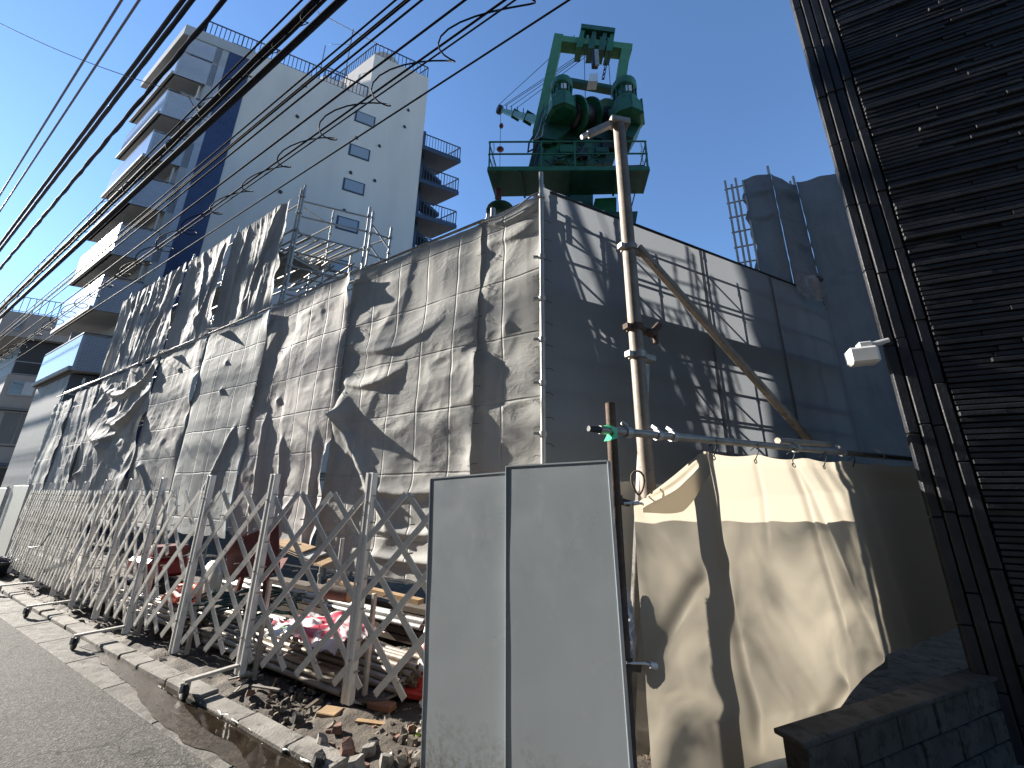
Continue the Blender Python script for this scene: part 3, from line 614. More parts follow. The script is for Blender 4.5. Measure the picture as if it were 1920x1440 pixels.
th = thing('enclosure_scaffold', PA, 'galvanised scaffold frame with rungs at the left edge of the tall enclosure', 'scaffold')
dAB = (PB - PA).normalized()
for i, k in enumerate((-.02, .10, .2, .34)):
    p = PA + dAB * k; m = MB(); m.tube(p, p + UP * (8.95 - .15 * (i % 2)), .024, 8); m.build('standard', GALV, th)
for j in range(9):
    z = 5.5 + j * .4; m = MB(); m.tube(PA + dAB * -.06 + UP * z, PA + dAB * .36 + UP * z, .02, 8); m.build('rung', GALV, th)
for p, z in ((PB, 9.1), (PC, 9.15), (PD, 9.1)):
    m = MB(); m.tube(p + Vector((0, .05, 0)), p + Vector((0, .05, z)), .027, 8); m.build('standard', GALV, th)
# crumpled pieces where the enclosure meets the side front
cloth('enclosure_sheet', 'crumpled clear sheet bunched where the enclosure meets the side front', R(5.75, 0, .12), dR, nR, 1.1, 5.5, 6.15, M('clear_crumpled_film', (.3, .32, .34), .2, 0, .3, 6), res=.03, seed=311, bill=.12, wr=.07, crease=.05, drape=.05, dfreq=4, group='dark sheets of the tall enclosure')

# corner pole in front of the join
m = MB(); m.tube(L(-.02, 0, .09), L(-.02, 5.95, .09), .03, 12); o = m.build('corner_pole', GALV); tag(o, 'galvanised corner pole with clamps where the pale and dark sheets meet', 'pole')
for z in (1.6, 2.3, 2.9, 3.45, 4.0, 4.6, 5.55):
    m = MB(); m.tube(L(-.02, z - .03, .09), L(-.02, z + .03, .09), .045, 10); m.bar(L(-.02, z, .09), L(.08, z + .01, .13), .03, .03); m.build('clamp', GALV, o)
m = MB(); m.path([L(.0, 5.62, .1), L(.12, 5.6, .12), L(.3, 5.52, .12), L(.6, 5.46, .1), L(.96, 5.5, .1)], .012, 6); tag(m.build('rope', GALVD), 'thin rope sagging along the top of the narrow corner sheet', 'rope')

# ================================================================ HOARDING PANELS AND POSTS
def hoarding(s0, wd, z1, tilt, label, off):
    base = L(s0 - wd / 2, -.02, off); th = thing('steel_hoarding', base, label, 'panel', 'steel hoarding panels')
    ax = (dL * math.cos(tilt) - UP * math.sin(tilt)).normalized(); az_ = (UP * math.cos(tilt) + dL * math.sin(tilt)).normalized(); n = nL
    hz = (z1 + .02) / 2; nu, nv = 24, 70
    u, v = np.meshgrid(np.linspace(-wd / 2, wd / 2, nu + 1), np.linspace(0, 2 * hz, nv + 1))
    d = .0016 * fbm(u * 2.2, v * 1.6, int(s0 * 50) + 160, 2)
    P = np.array(base)[None] + u.reshape(-1, 1) * np.array(ax) + v.reshape(-1, 1) * np.array(az_) + d.reshape(-1, 1) * np.array(n)
    mb = MB(); mb.v = P.tolist(); k = nu + 1; i = (np.arange(nv)[:, None] * k + np.arange(nu)[None]).ravel(); mb.f = np.stack([i, i + 1, i + k + 1, i + k], 1).tolist(); mb.sm = [True] * len(mb.f)
    mb.build('face_sheet', PANEL, th)
    for sg in (-1, 1):                                   # folded side flanges and a bright bent edge
        m = MB(); c_ = base + ax * (sg * (wd / 2 + .004)) + az_ * hz - n * .016; m.obox(c_, ax, n, az_, .004, .02, hz, .002); m.build('side_flange', PANEL, th)
    m = MB(); m.obox(base + az_ * (2 * hz) - n * .016, ax, n, az_, wd / 2, .02, .004); m.build('top_flange', PANEL, th)
    for z in (.4, 1.0, 1.5):
        m = MB(); m.obox(base + az_ * z - n * .022, ax, n, az_, wd / 2 - .01, .012, .02); m.build('back_rib', GALV, th)
    return th
hoarding(-.215, .59, 1.735, .05, 'left grey flat steel hoarding panel beside the folding gate', 2.03)
hoarding(-.775, .60, 1.785, .02, 'right grey flat steel hoarding panel, nearest to the rusty post', 2.07)

BP = Vector((.5, 2.3, 0)); dB_ = dirv(63.5); nB = Vector((math.cos(math.radians(63.5)), -math.sin(math.radians(63.5)), 0))
def B(t, z=0., off=0.): return BP + dB_ * t + nB * off + Vector((0, 0, z))
p = B(.12, 0, .0); m = MB(); m.tube(p, p + UP * 2.17, .03, 14, None, .004); o = m.build('rusty_post', RUST); tag(o, 'rusty steel tube post beside the hoarding panels', 'post')
for z in (1.6, .78):
    m = MB(); m.tube(p + UP * (z - .025), p + UP * (z + .025), .04, 10); m.bar(p + UP * z, B(.2, z - .02, .02), .03, .035); m.build('clamp', RUST, o)
# horizontal tube along the top of the cream canvas
o = tubething('canvas_rail', B(-.02, 1.985, .06), B(4.1, 2.04, .06), .0245, GALVD, 'horizontal dark steel tube above the cream canvas', 'tube', 12)
m = MB(); m.tube(B(-.10, 1.985, .06), B(-.02, 1.985, .06), .017, 8, .022); m.build('tube_end', BLACK, o)
m = MB(); m.prism([B(.02, 2.015, .09), B(.085, 2.0, .09), B(.085, 1.94, .09), B(.03, 1.925, .09), B(.06, 1.97, .09)], nB * -.06); m.build('green_tape', TAPE, o)
for t in (.17, .42, .55, 1.9, 2.6, 3.3):
    m = MB(); m.tube(B(t, 1.985 + t * .0134, .06), B(t + .035, 1.985 + t * .0134, .06), .034, 10); m.bar(B(t + .02, 2.02 + t * .0134, .06), B(t + .02, 2.05 + t * .0134, .02), .02, .02); m.build('clamp', GALV, o)
tubething('short_tube', B(1.75, 2.06, .03), B(2.55, 2.09, .0), .024, PIPEW, 'short pale tube clamped on top of the canvas rail', 'tube', 10)
# tall thick support pole with braces
PP = B(.58, 0, -.2)
o = m = None
m = MB(); m.tube(PP, PP + UP * 4.84, .052, 18); o = m.build('support_pole', POLEM); tag(o, 'tall thick weathered steel pole standing behind the cream canvas', 'pole')
m = MB(); q = PP + UP * 4.86; ax = (G(1065, 265, 4.6) - G(1165, 240, 4.86)); ax.z = 0; ax.normalize()
m.obox(q + UP * .0, ax, ax.cross(UP), UP, .09, .055, .03, .008); m.build('top_plate', GALVD, o)
m = MB(); m.bar(q + ax * .05, q + ax * .30 - UP * .19, .045, .05); m.build('top_bracket', GALVD, o)
m = MB(); m.tube(q + ax * .28 - UP * .17, q + ax * .36 - UP * .23, .02, 8); m.build('bracket_bolt', GALV, o)
for z, mt in ((3.55, GALVD), (2.85, RUST), (2.63, GALVD)):
    m = MB(); m.tube(PP + UP * (z - .025), PP + UP * (z + .025), .066, 14); m.bar(PP + UP * z + dB_ * -.1, PP + UP * z + dB_ * .16, .05, .04); m.build('clamp', mt, o)
m = MB(); m.tube(PP + UP * 2.8 + dB_ * .1 + nB * .05, PP + UP * 2.9 + dB_ * .2 + nB * .05, .03, 8); m.tube(PP + UP * 2.74 + dB_ * .15 + nB * .05, PP + UP * 2.84 + dB_ * .15 + nB * .05, .022, 8); m.build('clamp_bolt', RUST, o)
m = MB(); m.bar(PP + UP * 3.58 + dB_ * .08 + nB * .02, B(2.72, 2.12, -.2), .055, .055, UP, .006); tag(m.build('diagonal_brace', POLEM), 'long square steel brace slanting down right from the support pole', 'brace')
m = MB(); m.bar(PP + UP * 2.6 + dB_ * .14 - nB * .06, B(.40, .1, -.35), .05, .05, UP, .006); tag(m.build('rear_brace', GALVD), 'short square brace leaning just behind the support pole', 'brace')

# cream canvas on the fence
def topB(u): t = u + .22; return np.where(t < .87, 1.57 + (t - .22) * .545, 1.925 + (t - .87) * .018 - .015 * np.abs(np.sin((t - .87) * PI / .62)))
def botB(u): t = u + .22; return np.where(t < 1.3, .16 + .0 * t, np.clip(.16 + (t - 1.3) * .27, 0, .5))
o = cloth('canvas', 'sunlit cream canvas sheet hung over the side fence', B(.22, 0, .03), dB_, nB, 4.25, .16, 1.95, T_BEIGE, res=.014, seed=401, bill=.05, wr=.006, crease=.0, drape=.0, scal=.01, tie=.6, cat='canvas',
      top=topB, bot=botB, feats=[('ridge', .02, 1.56, .62, 1.0, .02, .05), ('ridge', .65, 1.9, .68, 1.2, .03, .03), ('ridge', .66, 1.3, .78, .3, .03, .04), ('ridge', 1.62, 1.9, 1.85, .7, .02, .035), ('ridge', 1.2, 1.9, 1.15, 1.3, .008, .03),
      ('ridge', 1.66, 1.9, 2.25, .5, .025, .04), ('ridge', .02, .78, .5, 1.2, .04, .05), ('ridge', .02, .76, .55, .5, .03, .06), ('ridge', 1.7, .45, 1.2, .25, .05, .05), ('ridge', 2.5, 1.9, 2.7, .5, .03, .08), ('swag', .6, 1.7, .5, .1, .03, .1)])
cloth('folded_flap', None, B(.26, 0, .065), dB_, nB, .62, 1.45, 1.9, T_BEIGE, res=.016, seed=402, bill=.03, wr=.012, drape=.0, scal=.0, top=lambda u: 1.60 + u * .53, bot=lambda u: 1.50 + u * .42 - .1 * np.sin(PI * u / .62), parent=o)
for t_ in (.95, 1.4, 1.85, 2.3, 2.75): m = MB(); m.path([B(t_ + .014 * math.cos(a), 1.88 + .014 * math.sin(a), .05) for a in np.linspace(0, 2 * PI, 11)], .004, 5); m.build('eyelet', GALVD, o); m = MB(); m.path([B(t_, 1.89, .05), B(t_ + .01, 1.95, .075), B(t_, 2.0, .09), B(t_ - .01, 1.96, .03)], .004, 5); m.build('lashing', BLACK, o)
m = MB(); m.path([B(.15, 1.58, .03), B(.2, 1.585, .05), B(.26, 1.58, .06)], .008, 6); m.tube(B(.2, 1.58, .05), B(.235, 1.585, .06), .013, 8); m.build('tie', WHITEP, o)
m = MB(); m.path([B(.1, .80, .03), B(.2, .79, .05), B(.26, .775, .06)], .006, 6); m.tube(B(.235, .78, .055), B(.275, .77, .06), .016, 8); m.build('tie', WHITEP, o)
m = MB(); m.path([B(.30 + .05 * math.cos(a * .5), 1.70 + .07 * math.sin(a * .5), .0 + .01 * math.sin(a)) for a in range(17)], .006, 5); tag(m.build('wire_loop', RUST), 'small loop of rusty wire above the folded canvas corner', 'wire')
# clear bag in the gap between post and canvas
mb = MB(); nn = 18; vs_ = []
for i in range(nn + 1):
    for j in range(nn):
        a = 2 * PI * j / nn; zz = .72 + .42 * i / nn; rr = .05 * math.sin(PI * (i + .6) / (nn + 1.2)) ** .5 * (1 + .35 * math.sin(a * 5 + i * 1.3) * rnd.random())
        vs_.append(B(.19, 0, -.06) + Vector((rr * math.cos(a), rr * math.sin(a), zz)))
mb.add(vs_, [(i * nn + j, i * nn + (j + 1) % nn, (i + 1) * nn + (j + 1) % nn, (i + 1) * nn + j) for i in range(nn) for j in range(nn)])
tag(mb.build('plastic_bag', M('crumpled_white_plastic', (.62, .63, .64), .2, 0, .1, 9)), 'crumpled whitish plastic bag stuffed behind the rusty post', 'bag')

# unseen net added behind the canvas; its patchy density shapes the light
m_, nt_, b_, out_ = new_mat('light_dapple_net'); b_.inputs['Base Color'].default_value = (.5, .48, .42, 1)
tr_ = nd(nt_, 'ShaderNodeBsdfTransparent'); mx_ = nd(nt_, 'ShaderNodeMixShader'); uvn = nd(nt_, 'ShaderNodeUVMap', uv_map='UVMap').outputs[0]; nt_.links.new(ramp(nt_, noise(nt_, uvn, 1.5, 3, .5, .6), [(.3, (.38,) * 3), (.5, (.68,) * 3), (.68, (.96,) * 3)]), mx_.inputs[0])
nt_.links.new(tr_.outputs[0], mx_.inputs[1]); nt_.links.new(b_.outputs[0], mx_.inputs[2]); nt_.links.new(mx_.outputs[0], out_.inputs[0])
cloth('light_dapple_net', 'unseen net added behind the cream canvas to dapple its light', B(-.28, 0, -.4), dB_, nB, 3.95, .1, 1.73, m_, res=.06, seed=421, bill=.03, wr=.01, crease=.0, cat='net')

# low block wall at the canvas foot
th = thing('block_wall', Vector((1.35, 2.3, 0)), 'low mossy concrete block wall at the foot of the cream canvas', 'wall')
dW = dirv(67); nW = Vector((math.cos(math.radians(67)), -math.sin(math.radians(67)), 0)); w0 = Vector((1.42, 2.36, -.03))
for r_ in range(3):
    for k in range(8):
        a = k * .4 - (.2 if r_ % 2 else 0); b = a + .4
        a = max(a, 0); 
        if b <= a: continue
        zt = .165 * r_; m = MB(); m.obox(w0 + dW * ((a + b) / 2) + UP * (zt + .08) + nW * rnd.uniform(-.004, .004), dW, nW, UP, (b - a) / 2 - .004, .06, .079, .008); m.build('block', CONCD, th)
m = MB(); m.obox(w0 + dW * 1.5 + UP * .507, dW, nW, UP, 1.53, .075, .012, .005); m.build('coping', CONCD, th)
cloth('fence_kicker', 'strip of grey cloth hanging at the foot of the canvas', B(.25, 0, .0), dB_, nB, 1.5, .0, .2, T_BACK, res=.03, seed=411, bill=.02, wr=.01)

# ================================================================ BLACK BUILDING
BC = Vector((3.2, 3.14, 0)); dK = dirv(115); nK = Vector((-dK.y * -1, 0, 0)); nK = Vector((dK.y, -dK.x, 0))
if nK.y > 0: nK = -nK
dep = dirv(64)
bk = thing('black_building', BC, 'black building clad in glazed horizontal strip siding with a stepped corner', 'building')
def K(t, z, off=0.): return BC + dK * t + nK * off + Vector((0, 0, z))
TOPZ = 10.2
m = MB(); m.prism([K(0.02, -.02, -.02), K(8, -.02, -.02), K(8, -.02, -.02) + dep * 7, K(0.02, -.02, -.02) + dep * 7], UP * TOPZ); m.build('wall', SIDBK, bk)
m = MB(); m.prism([K(-.02, TOPZ - .02, .06), K(8.05, TOPZ - .02, .06), K(8.05, TOPZ - .02, .06) + dep * 7.1, K(-.02, TOPZ - .02, .06) + dep * 7.1], UP * .25); m.build('parapet', SIDBK, bk)
# stepped corner trim of long upright bars
for c_ in range(4):
    z = -.3 * (c_ % 3) * .8
    while z < 9.9:
        ln = rnd.uniform(.55, .8); a = max(z, 0.0); b = min(z + ln, TOPZ - .03)
        if b - a > .05:
            m = MB(); dp = (.012, .02, .016, .024)[c_] + rnd.uniform(-.006, .006)
            m.obox(K(.036 + c_ * .078, (a + b) / 2, dp / 2 - .02), dK, nK, UP, .033, dp / 2 + .02, (b - a) / 2 - .004, .005); m.build('corner_bar', SIDING, bk)
        z += ln
# horizontal strips
rows = []; PITCH = .0455; z = .03
while z < TOPZ - .1:
    t = .318; base_d = rnd.choice((.022, .03, .036)); depth = base_d
    while t < 7.9:
        ln = rnd.uniform(.25, .95); depth = base_d + rnd.choice((-.010, -.003, .004, .012))
        rows.append((t, min(t + ln, 7.95), z, depth)); t += ln
    z += PITCH
def vis(r):
    q = K((r[0] + min(r[1], 2.0)) / 2, r[2]); c_ = ROT.transposed() @ (q - Vector((0, 0, EYE)))
    if c_.z > -.1: return -1
    px = 960 + FPX * c_.x / -c_.z; py = 720 - FPX * c_.y / -c_.z
    return (r[1] - r[0]) / -c_.z if (0 < px < 1925 and -5 < py < 1445) else -1
rows.sort(key=lambda r: -vis(r)); rest = MB()
for i, (a, b, z, dp) in enumerate(rows):
    hz = PITCH * .5 - .0065
    if i < 295:
        m = MB(); m.obox(K((a + b) / 2, z + hz, dp / 2 - .015), dK, nK, UP, (b - a) / 2 - .0015, dp / 2 + .015, hz, .003); m.build('siding_strip', SIDING, bk)
    else: rest.obox(K((a + b) / 2, z + hz, dp / 2 - .015), dK, nK, UP, (b - a) / 2 - .0015, dp / 2 + .015, hz)
tag(rest.build('siding', SIDING, bk), kind='stuff')
# same strips, coarser, on the return wall facing the site
m = MB(); z = .03
while z < TOPZ - .1:
    t = .1
    while t < 6.9:
        ln = rnd.uniform(.8, 1.6); dp = rnd.choice((.010, .02, .03)); b = min(t + ln, 6.95); dn = dep.cross(UP); dn = dn if dn.x < 0 else -dn; c_ = K(0, z + .04, 0) + dep * ((t + b) / 2) + dn * (dp / 2 - .005)
        m.obox(c_, dep, dn, UP, (b - t) / 2 - .002, dp / 2 + .01, .042); t += ln
    z += .091
tag(m.build('return_siding', SIDING, bk), kind='stuff')
# white fixture on the corner
p = vpl(1645, 672, BC, -20); p = K(-.16, 2.83, .0)
th = thing('wall_fixture', p, 'small white box fixture fixed to the corner of the black building', 'fixture')
m = MB(); m.obox(p, dK, nK, UP, .105, .07, .075, .02); m.build('housing', WHITEP, th)
m = MB(); m.obox(p + UP * .095 + dK * .03, dK, nK, UP, .05, .045, .03, .012); m.build('cap', WHITEP, th)
m = MB(); m.tube(p + UP * .09 + dK * .06, p + UP * .12 + dK * .2, .025, 10); m.build('arm', WHITEP, th)

# ================================================================ FOLDING GATES
POSTS = [(.95, 1.60), (2.19, 1.77), (3.28, 1.86), (4.40, 1.9), (5.42, 1.9), (6.45, 1.88), (7.5, 1.85), (8.6, 1.82), (9.7, 1.8), (10.8, 1.78)]
def goff(s):
    pts = [(-1.2, 1.3)] + POSTS + [(12, 1.76)]
    for (a, oa), (b, ob) in zip(pts[:-1], pts[1:]):
        if a <= s <= b: return oa + (ob - oa) * (s - a) / (b - a)
    return 1.7
GL = ['nearest folding lattice gate section beside the hoarding panels', 'middle folding lattice gate section with posts close together', 'far folding lattice gate section, folded tightly']
SEC = [(-.55, 3.9, POSTS[:3], .41, 1.35), (3.9, 7.0, POSTS[3:6], .29, .98), (7.0, 11.3, POSTS[6:], .18, .62)]
SLATM = {}
for gi, (a, b, posts, pitch, span) in enumerate(SEC):
    p0 = posts[0]; th = thing('folding_gate', L(p0[0], 0, p0[1]), GL[gi], 'gate', 'folding lattice gates along the kerb')
    for j, (s, o_) in enumerate(posts):
        big = (gi == 0); hw = .046 if big else .032; lean = rnd.uniform(-.012, .012)
        base = L(s, .06, o_); tp = L(s + lean, 1.8 - .02 * gi, o_); m = MB()
        m.bar(base + nL * .012, tp + nL * .012, .02, hw * 2, dL, .002)                       # web and two lips: a channel
        for sg in (-1, 1): m.bar(base + dL * (sg * hw) - nL * .005, tp + dL * (sg * hw) - nL * .005, .05, .006, dL)
        po = m.build('post', GATE, th)
        m = MB(); m.bar(base + dL * (hw * .35) + nL * .024, tp + dL * (hw * .35) + nL * .024, .006, .012, dL); m.build('post_rib', GATE, po)
        for z in (.35, .9, 1.55):
            m = MB(); m.tube(L(s, z, o_ + .02), L(s, z, o_ + .04), .009, 8); m.build('bolt', GALVD, po)
        m = MB(); m.bar(L(s - .085, .03, o_ - .09), L(s - .085, .82, o_ - .09), .034, .034, dL, .003); m.build('short_post', GATED, th)
        m = MB(); m.bar(L(s - .12, .07, o_ - .05), L(s + .04, .07, o_ - .02), .03, .012); m.build('foot', GATED, th)
        if (gi == 0 and j == 1) or (gi == 1 and j in (0, 2)) or (gi == 2 and j in (1, 3)):
            m = MB(); m.bar(L(s + .02, .135, o_ + .42), L(s - .02, .135, o_ - .28), .045, .022); bb = m.build('base_bar', GATED, th)
            for oo in (.40, -.26):
                cpos = L(s + .02, 0, o_ + oo); m = MB(); m.lathe(cpos + UP * .055 - dL * .0 - nL * .015, [(.0, 0), (.05, 0), (.055, .006), (.055, .024), (.05, .03), (.0, .03)], 14, nL); wv = m.build('caster_wheel', BLACK, th)
                m = MB(); m.bar(cpos + UP * .055 + nL * .022, cpos + UP * .125 + nL * .022, .03, .006, dL); m.bar(cpos + UP * .055 - nL * .022, cpos + UP * .125 - nL * .022, .03, .006, dL); m.build('caster_fork', GALVD, th)
    # lattice: long slats in two layers, pinned where they cross
    zt, zb = 1.62, .17; sl_ = a - span; first = True
    while sl_ < b + span:
        for lay in (0, 1):
            s_top = sl_; s_bot = sl_ + (-span if lay == 0 else span)
            lo, hi = min(s_top, s_bot), max(s_top, s_bot)
            # clip to the section
            def at(s): f = (s - s_bot) / (s_top - s_bot); return s, zb + (zt - zb) * f
            e = [s_bot, s_top]; e = [min(max(x, a), b) for x in e]
            if abs(e[0] - e[1]) < .12: continue
            (sa, za), (sb_, zb_) = at(e[0]), at(e[1]); dz = (.014 if lay else -.014)
            m = MB(); m.bar(L(sa, za, goff(sa) + dz), L(sb_, zb_, goff(sb_) + dz), .012, .05, nL.cross(dL), .0)
            m.build('slat', GATE, th)
        sl_ += pitch
    mb = MB(); n_ = int((b - a) / pitch)
    for i in range(n_ * 2):
        for j in range(9):
            s = a + pitch / 2 * i; z = zb + (zt - zb) * (j + .5 * (i % 2)) / (2 * span / pitch)
            if z < zt: mb.tube(L(s, z, goff(s) - .022), L(s, z, goff(s) + .026), .006, 6)
    tag(mb.build('pins', GALVD, th), kind='stuff')
m = MB(); m.path([L(7.9, .95, 2.0), L(8.4, .72, 1.95), L(8.9, .66, 1.95), L(9.1, .66, 1.95)], .009, 6); tag(m.build('black_strap', BLACK), 'black strap hanging on the far lattice gate', 'strap')

# pale boards and debris past the gate's far end
for i, (s, wd, zt, o_, mt, lb) in enumerate(((11.55, 1.55, 1.72, 1.72, PANELW, 'plain pale board standing past the far end of the gate'), (13.3, 1.4, 1.66, 1.75, GALV, 'shiny metal sheet standing behind the pale board'), (14.9, 1.2, 1.55, 1.7, PANELW, 'farthest pale board by the street edge'))):
    m = MB(); m.obox(L(s + wd / 2, zt / 2, o_), dL, nL, UP, wd / 2, .018, zt / 2, .004); o = m.build('hoarding_board', mt); tag(o, lb, 'board', 'boards past the gate')
    m = MB(); m.tube(L(s + .02, 0, o_ + .03), L(s + .02, zt + .04, o_ + .03), .02, 8); m.build('board_edge', GALV, o)
th = thing('black_tub', L(11.0, 0, 2.02), 'black rubber tub holding a dark bag at the far end of the kerb', 'tub')
m = MB(); m.lathe(L(11.0, 0, 2.02), [(0, .01), (.28, .01), (.33, .2), (.36, .26), (.33, .27), (.28, .1)], 18); m.build('shell', BLACK, th)
m = MB(); m.lathe(L(11.0, .2, 2.02), [(.31, 0), (.27, .1), (.17, .15), (.0, .17)], 14); m.build('content', M('dark_blue_bag', (.02, .022, .05), .2, 0, .3, 7), th)

# ================================================================ PILES BEHIND THE GATE
def pipes(lab, grp, s0, s1, o0, z0, n_row, nrows, r, mat, jit=.12, zoff=0):
    k = 0
    for j in range(nrows):
        for i in range(n_row - j):
            a = s0 + rnd.uniform(-jit, jit); b = s1 + rnd.uniform(-jit, jit); o_ = o0 - (i + j * .5) * (2 * r + .003); z = z0 + r + j * r * 1.75
            m = MB(); m.tube(L(a, z, o_), L(b, z + rnd.uniform(-.01, .01), o_ + rnd.uniform(-.01, .01)), r, 12, None, .004); tag(m.build('steel_pipe', mat), lab, 'pipe', grp)
pipes('steel tube lying in the low front stack behind the nearest gate', 'tubes in the low front stack', 1.12, 3.4, 1.56, .06, 3, 3, .0243, PIPEW)
pipes('steel tube in the big stack beside the traffic cone', 'tubes in the big stack by the cone', .62, 3.6, 1.40, .12, 7, 5, .0243, PIPEW)
pipes('steel tube in the far stack under the hose coil', 'tubes in the far stack', 3.55, 6.6, 1.70, .16, 6, 4, .0243, PIPEW)
pipes('galvanised tube lying loose along the foot of the sheets', 'loose tubes along the sheets', 1.1, 4.6, .80, .36, 3, 2, .026, GALV, .4)
for i, (s, o_) in enumerate(((1.45, 1.35), (3.1, 1.35), (4.2, 1.5), (6.2, 1.5))):
    m = MB(); m.bar(L(s, .06, o_ + .22), L(s, .06, o_ - .45), .10, .09, UP, .004); tag(m.build('timber_bearer', TIMBD), 'dark timber bearer under a stack of tubes', 'timber', 'bearers under the tube stacks')
for i in range(7):  # dark planks added to fill the dark interior seen below the sheets
    a = rnd.uniform(.5, 1.2); z = .08 + (i % 4) * .075; o_ = .05 + (i // 4) * .24
    m = MB(); m.bar(L(a, z, o_), L(a + rnd.uniform(3.5, 4.5), z, o_), .2, .06); tag(m.build('gap_fill_plank', TIMBD), 'dark plank added under the hem of the street sheets to fill the dark gap', 'plank', 'planks filling the dark gap under the sheets')
# printed sack
mb = MB(); nu, nv = 40, 26; u, v = np.meshgrid(np.linspace(0, 1, nu + 1), np.linspace(0, 1, nv + 1))
ss = 1.15 + 1.1 * u; oo = 1.6 - .5 * v + .06 * fbm(u * 3, v * 3, 71, 2); zz = .40 + .07 * fbm(u * 5, v * 4, 73, 4, .6) - .1 * np.clip(.12 - v, 0, 1) * 6 + .05 * np.sin(PI * u)
P = np.array(C0)[None] + ss.reshape(-1, 1) * np.array(dL) + oo.reshape(-1, 1) * np.array(nL); P[:, 2] = zz.ravel()
mb.v = P.tolist(); k = nu + 1; i = (np.arange(nv)[:, None] * k + np.arange(nu)[None]).ravel(); mb.f = np.stack([i, i + 1, i + k + 1, i + k], 1).tolist(); mb.sm = [True] * len(mb.f); mb.uv = np.stack([u.ravel() * 1.35, v.ravel()], 1)
tag(mb.build('printed_sack', BAGM), 'crumpled red, white and green plastic sack spread on the tube stack', 'sack')
# hose coil
m = MB(); pts = []
for i in range(300):
    a = i * .16; rr = .42 + .06 * math.sin(i * .31) + .03 * math.sin(i * 1.13); pts.append(L(3.0, .45 + .06 * math.sin(i * .055 + .5) +   .03 * math.sin(i * .7), 1.35) + Vector((rr * 1.25 * math.cos(a), rr * .75 * math.sin(a), 0)))
m.path(pts, .011, 6); tag(m.build('hose_coil', HOSE), 'coil of dark green hose lying on the tubes', 'hose')
# orange cover
mb = MB(); nu, nv = 22, 14; vs_ = []
for j in range(nv + 1):
    for i in range(nu):
        a = 2 * PI * i / nu; f = j / nv; rr = .34 * math.sin(f * PI / 2) ** .8 * (1 + .12 * math.sin(a * 6)); h = .14 * math.cos(f * PI / 2) + .02 * math.sin(a * 7 + f * 5)
        vs_.append(L(4.1, .38 + h, 1.5) + dL * (rr * 1.1 * math.cos(a)) + nL * (rr * .6 * math.sin(a)))
mb.add(vs_, [(j * nu + i, (j + 1) * nu + i, (j + 1) * nu + (i + 1) % nu, j * nu + (i + 1) % nu) for j in range(nv) for i in range(nu)], True); tag(mb.build('orange_cover', ORANGE), 'bright orange plastic cover heaped on the far tube stack', 'cover')
# sawn log
pl = L(1.8, .60, .98); th = thing('sawn_log', pl, 'short sawn log with pale cut ends on the stacked planks', 'log')
m = MB(); m.tube(pl, pl + dirv(-75) * .32 + UP * .02, .075, 14, None, 0, False); m.build('bark', TIMBD, th)
m = MB(); m.tube(pl - dirv(-75) * .003, pl + dirv(-75) * .004, .072, 14); m.build('cut_end', TIMBER, th)
m = MB(); m.tube(pl + dirv(-75) * .318 + UP * .02, pl + dirv(-75) * .324 + UP * .02, .072, 14); m.build('cut_end', TIMBER, th)
m = MB(); m.bar(L(1.3, .5, .45), L(2.8, .56, .5), .09, .05); tag(m.build('timber_batten', TIMBER), 'pale timber batten beside the sawn log', 'timber')
# jack leg under the sheets
th = thing('scaffold_jack', L(2.4, 0, .7), 'galvanised screw jack leg below the large pale sheet', 'jack')
m = MB(); m.tube(L(2.4, .0, .7), L(2.4, 1.1, .7), .024, 10); m.build('leg', GALV, th)
m = MB(); m.tube(L(2.4, .62, .7), L(2.4, .67, .7), .05, 8); m.build('nut', GALV, th)
# red tipping skip (tilted open plates)
th = thing('red_skip', L(3.45, 0, 1.10), 'dull red steel skip with tilted open sides behind the gate', 'skip')
def plate(parent, pts, mat, t=.012):
    a, b, c_ = Vector(pts[0]), Vector(pts[1]), Vector(pts[2]); n = (b - a).cross(c_ - a).normalized(); m = MB(); m.prism(pts, n * t); return m.build('side_plate', mat, parent)
plate(th, [L(2.85, .75, 1.15), L(3.65, .62, 1.30), L(3.75, 1.0, 1.35), L(3.05, 1.28, 1.15)], REDST)
plate(th, [L(3.75, .62, 1.30), L(4.35, .8, 0.90), L(4.25, 1.1, 0.85), L(3.77, 1.0, 1.30)], REDST)
plate(th, [L(2.85, .75, 1.15), L(3.65, .62, 1.30), L(4.25, .7, 0.90), L(3.45, .8, 0.70)], REDST)
m = MB(); m.bar(L(2.95, .0, 1.10), L(3.15, .8, 1.15), .05, .05); m.build('leg', REDST, th); m = MB(); m.bar(L(4.05, .0, 1.00), L(3.85, .75, 1.00), .05, .05); m.build('leg', REDST, th)
m = MB(); m.lathe(L(3.70, .62, 1.42) , [(0, .0), (.2, .0), (.22, .03), (.2, .06), (0, .06)], 18, nL); m.build('disc_wheel', PANELW, th)
th = thing('red_compressor', L(5.9, 0, 1.2), 'red machine half hidden behind the middle gate', 'machine')
m = MB(); m.obox(L(5.9, .55, 1.2), dL, nL, UP, .38, .25, .13, .05); m.build('body', M('red_enamel', (.2, .015, .015), .4), th)
m = MB(); m.obox(L(5.9, .3, 1.2), dL, nL, UP, .5, .26, .08, .02); m.build('chassis', BLACK, th)
m = MB(); m.obox(L(5.7, .78, 1.2), dL, nL, UP, .2, .22, .07, .03); m.build('hood', REDST, th)
plt = thing('board_stack', L(3.2, 0, .35), 'tilted pale plywood offcuts leaning on the stacked planks', 'boards')
for k in range(3):
    m = MB(); m.prism([L(3.0 + k * .25, .7 + .06 * k, .5), L(3.9 + k * .2, .8 + .05 * k, .45), L(4.0 + k * .2, .82 + .05 * k, .15), L(3.1 + k * .25, .74 + .06 * k, .2)], UP * .02); m.build('board', PANELW if k % 2 else TIMBER, plt)
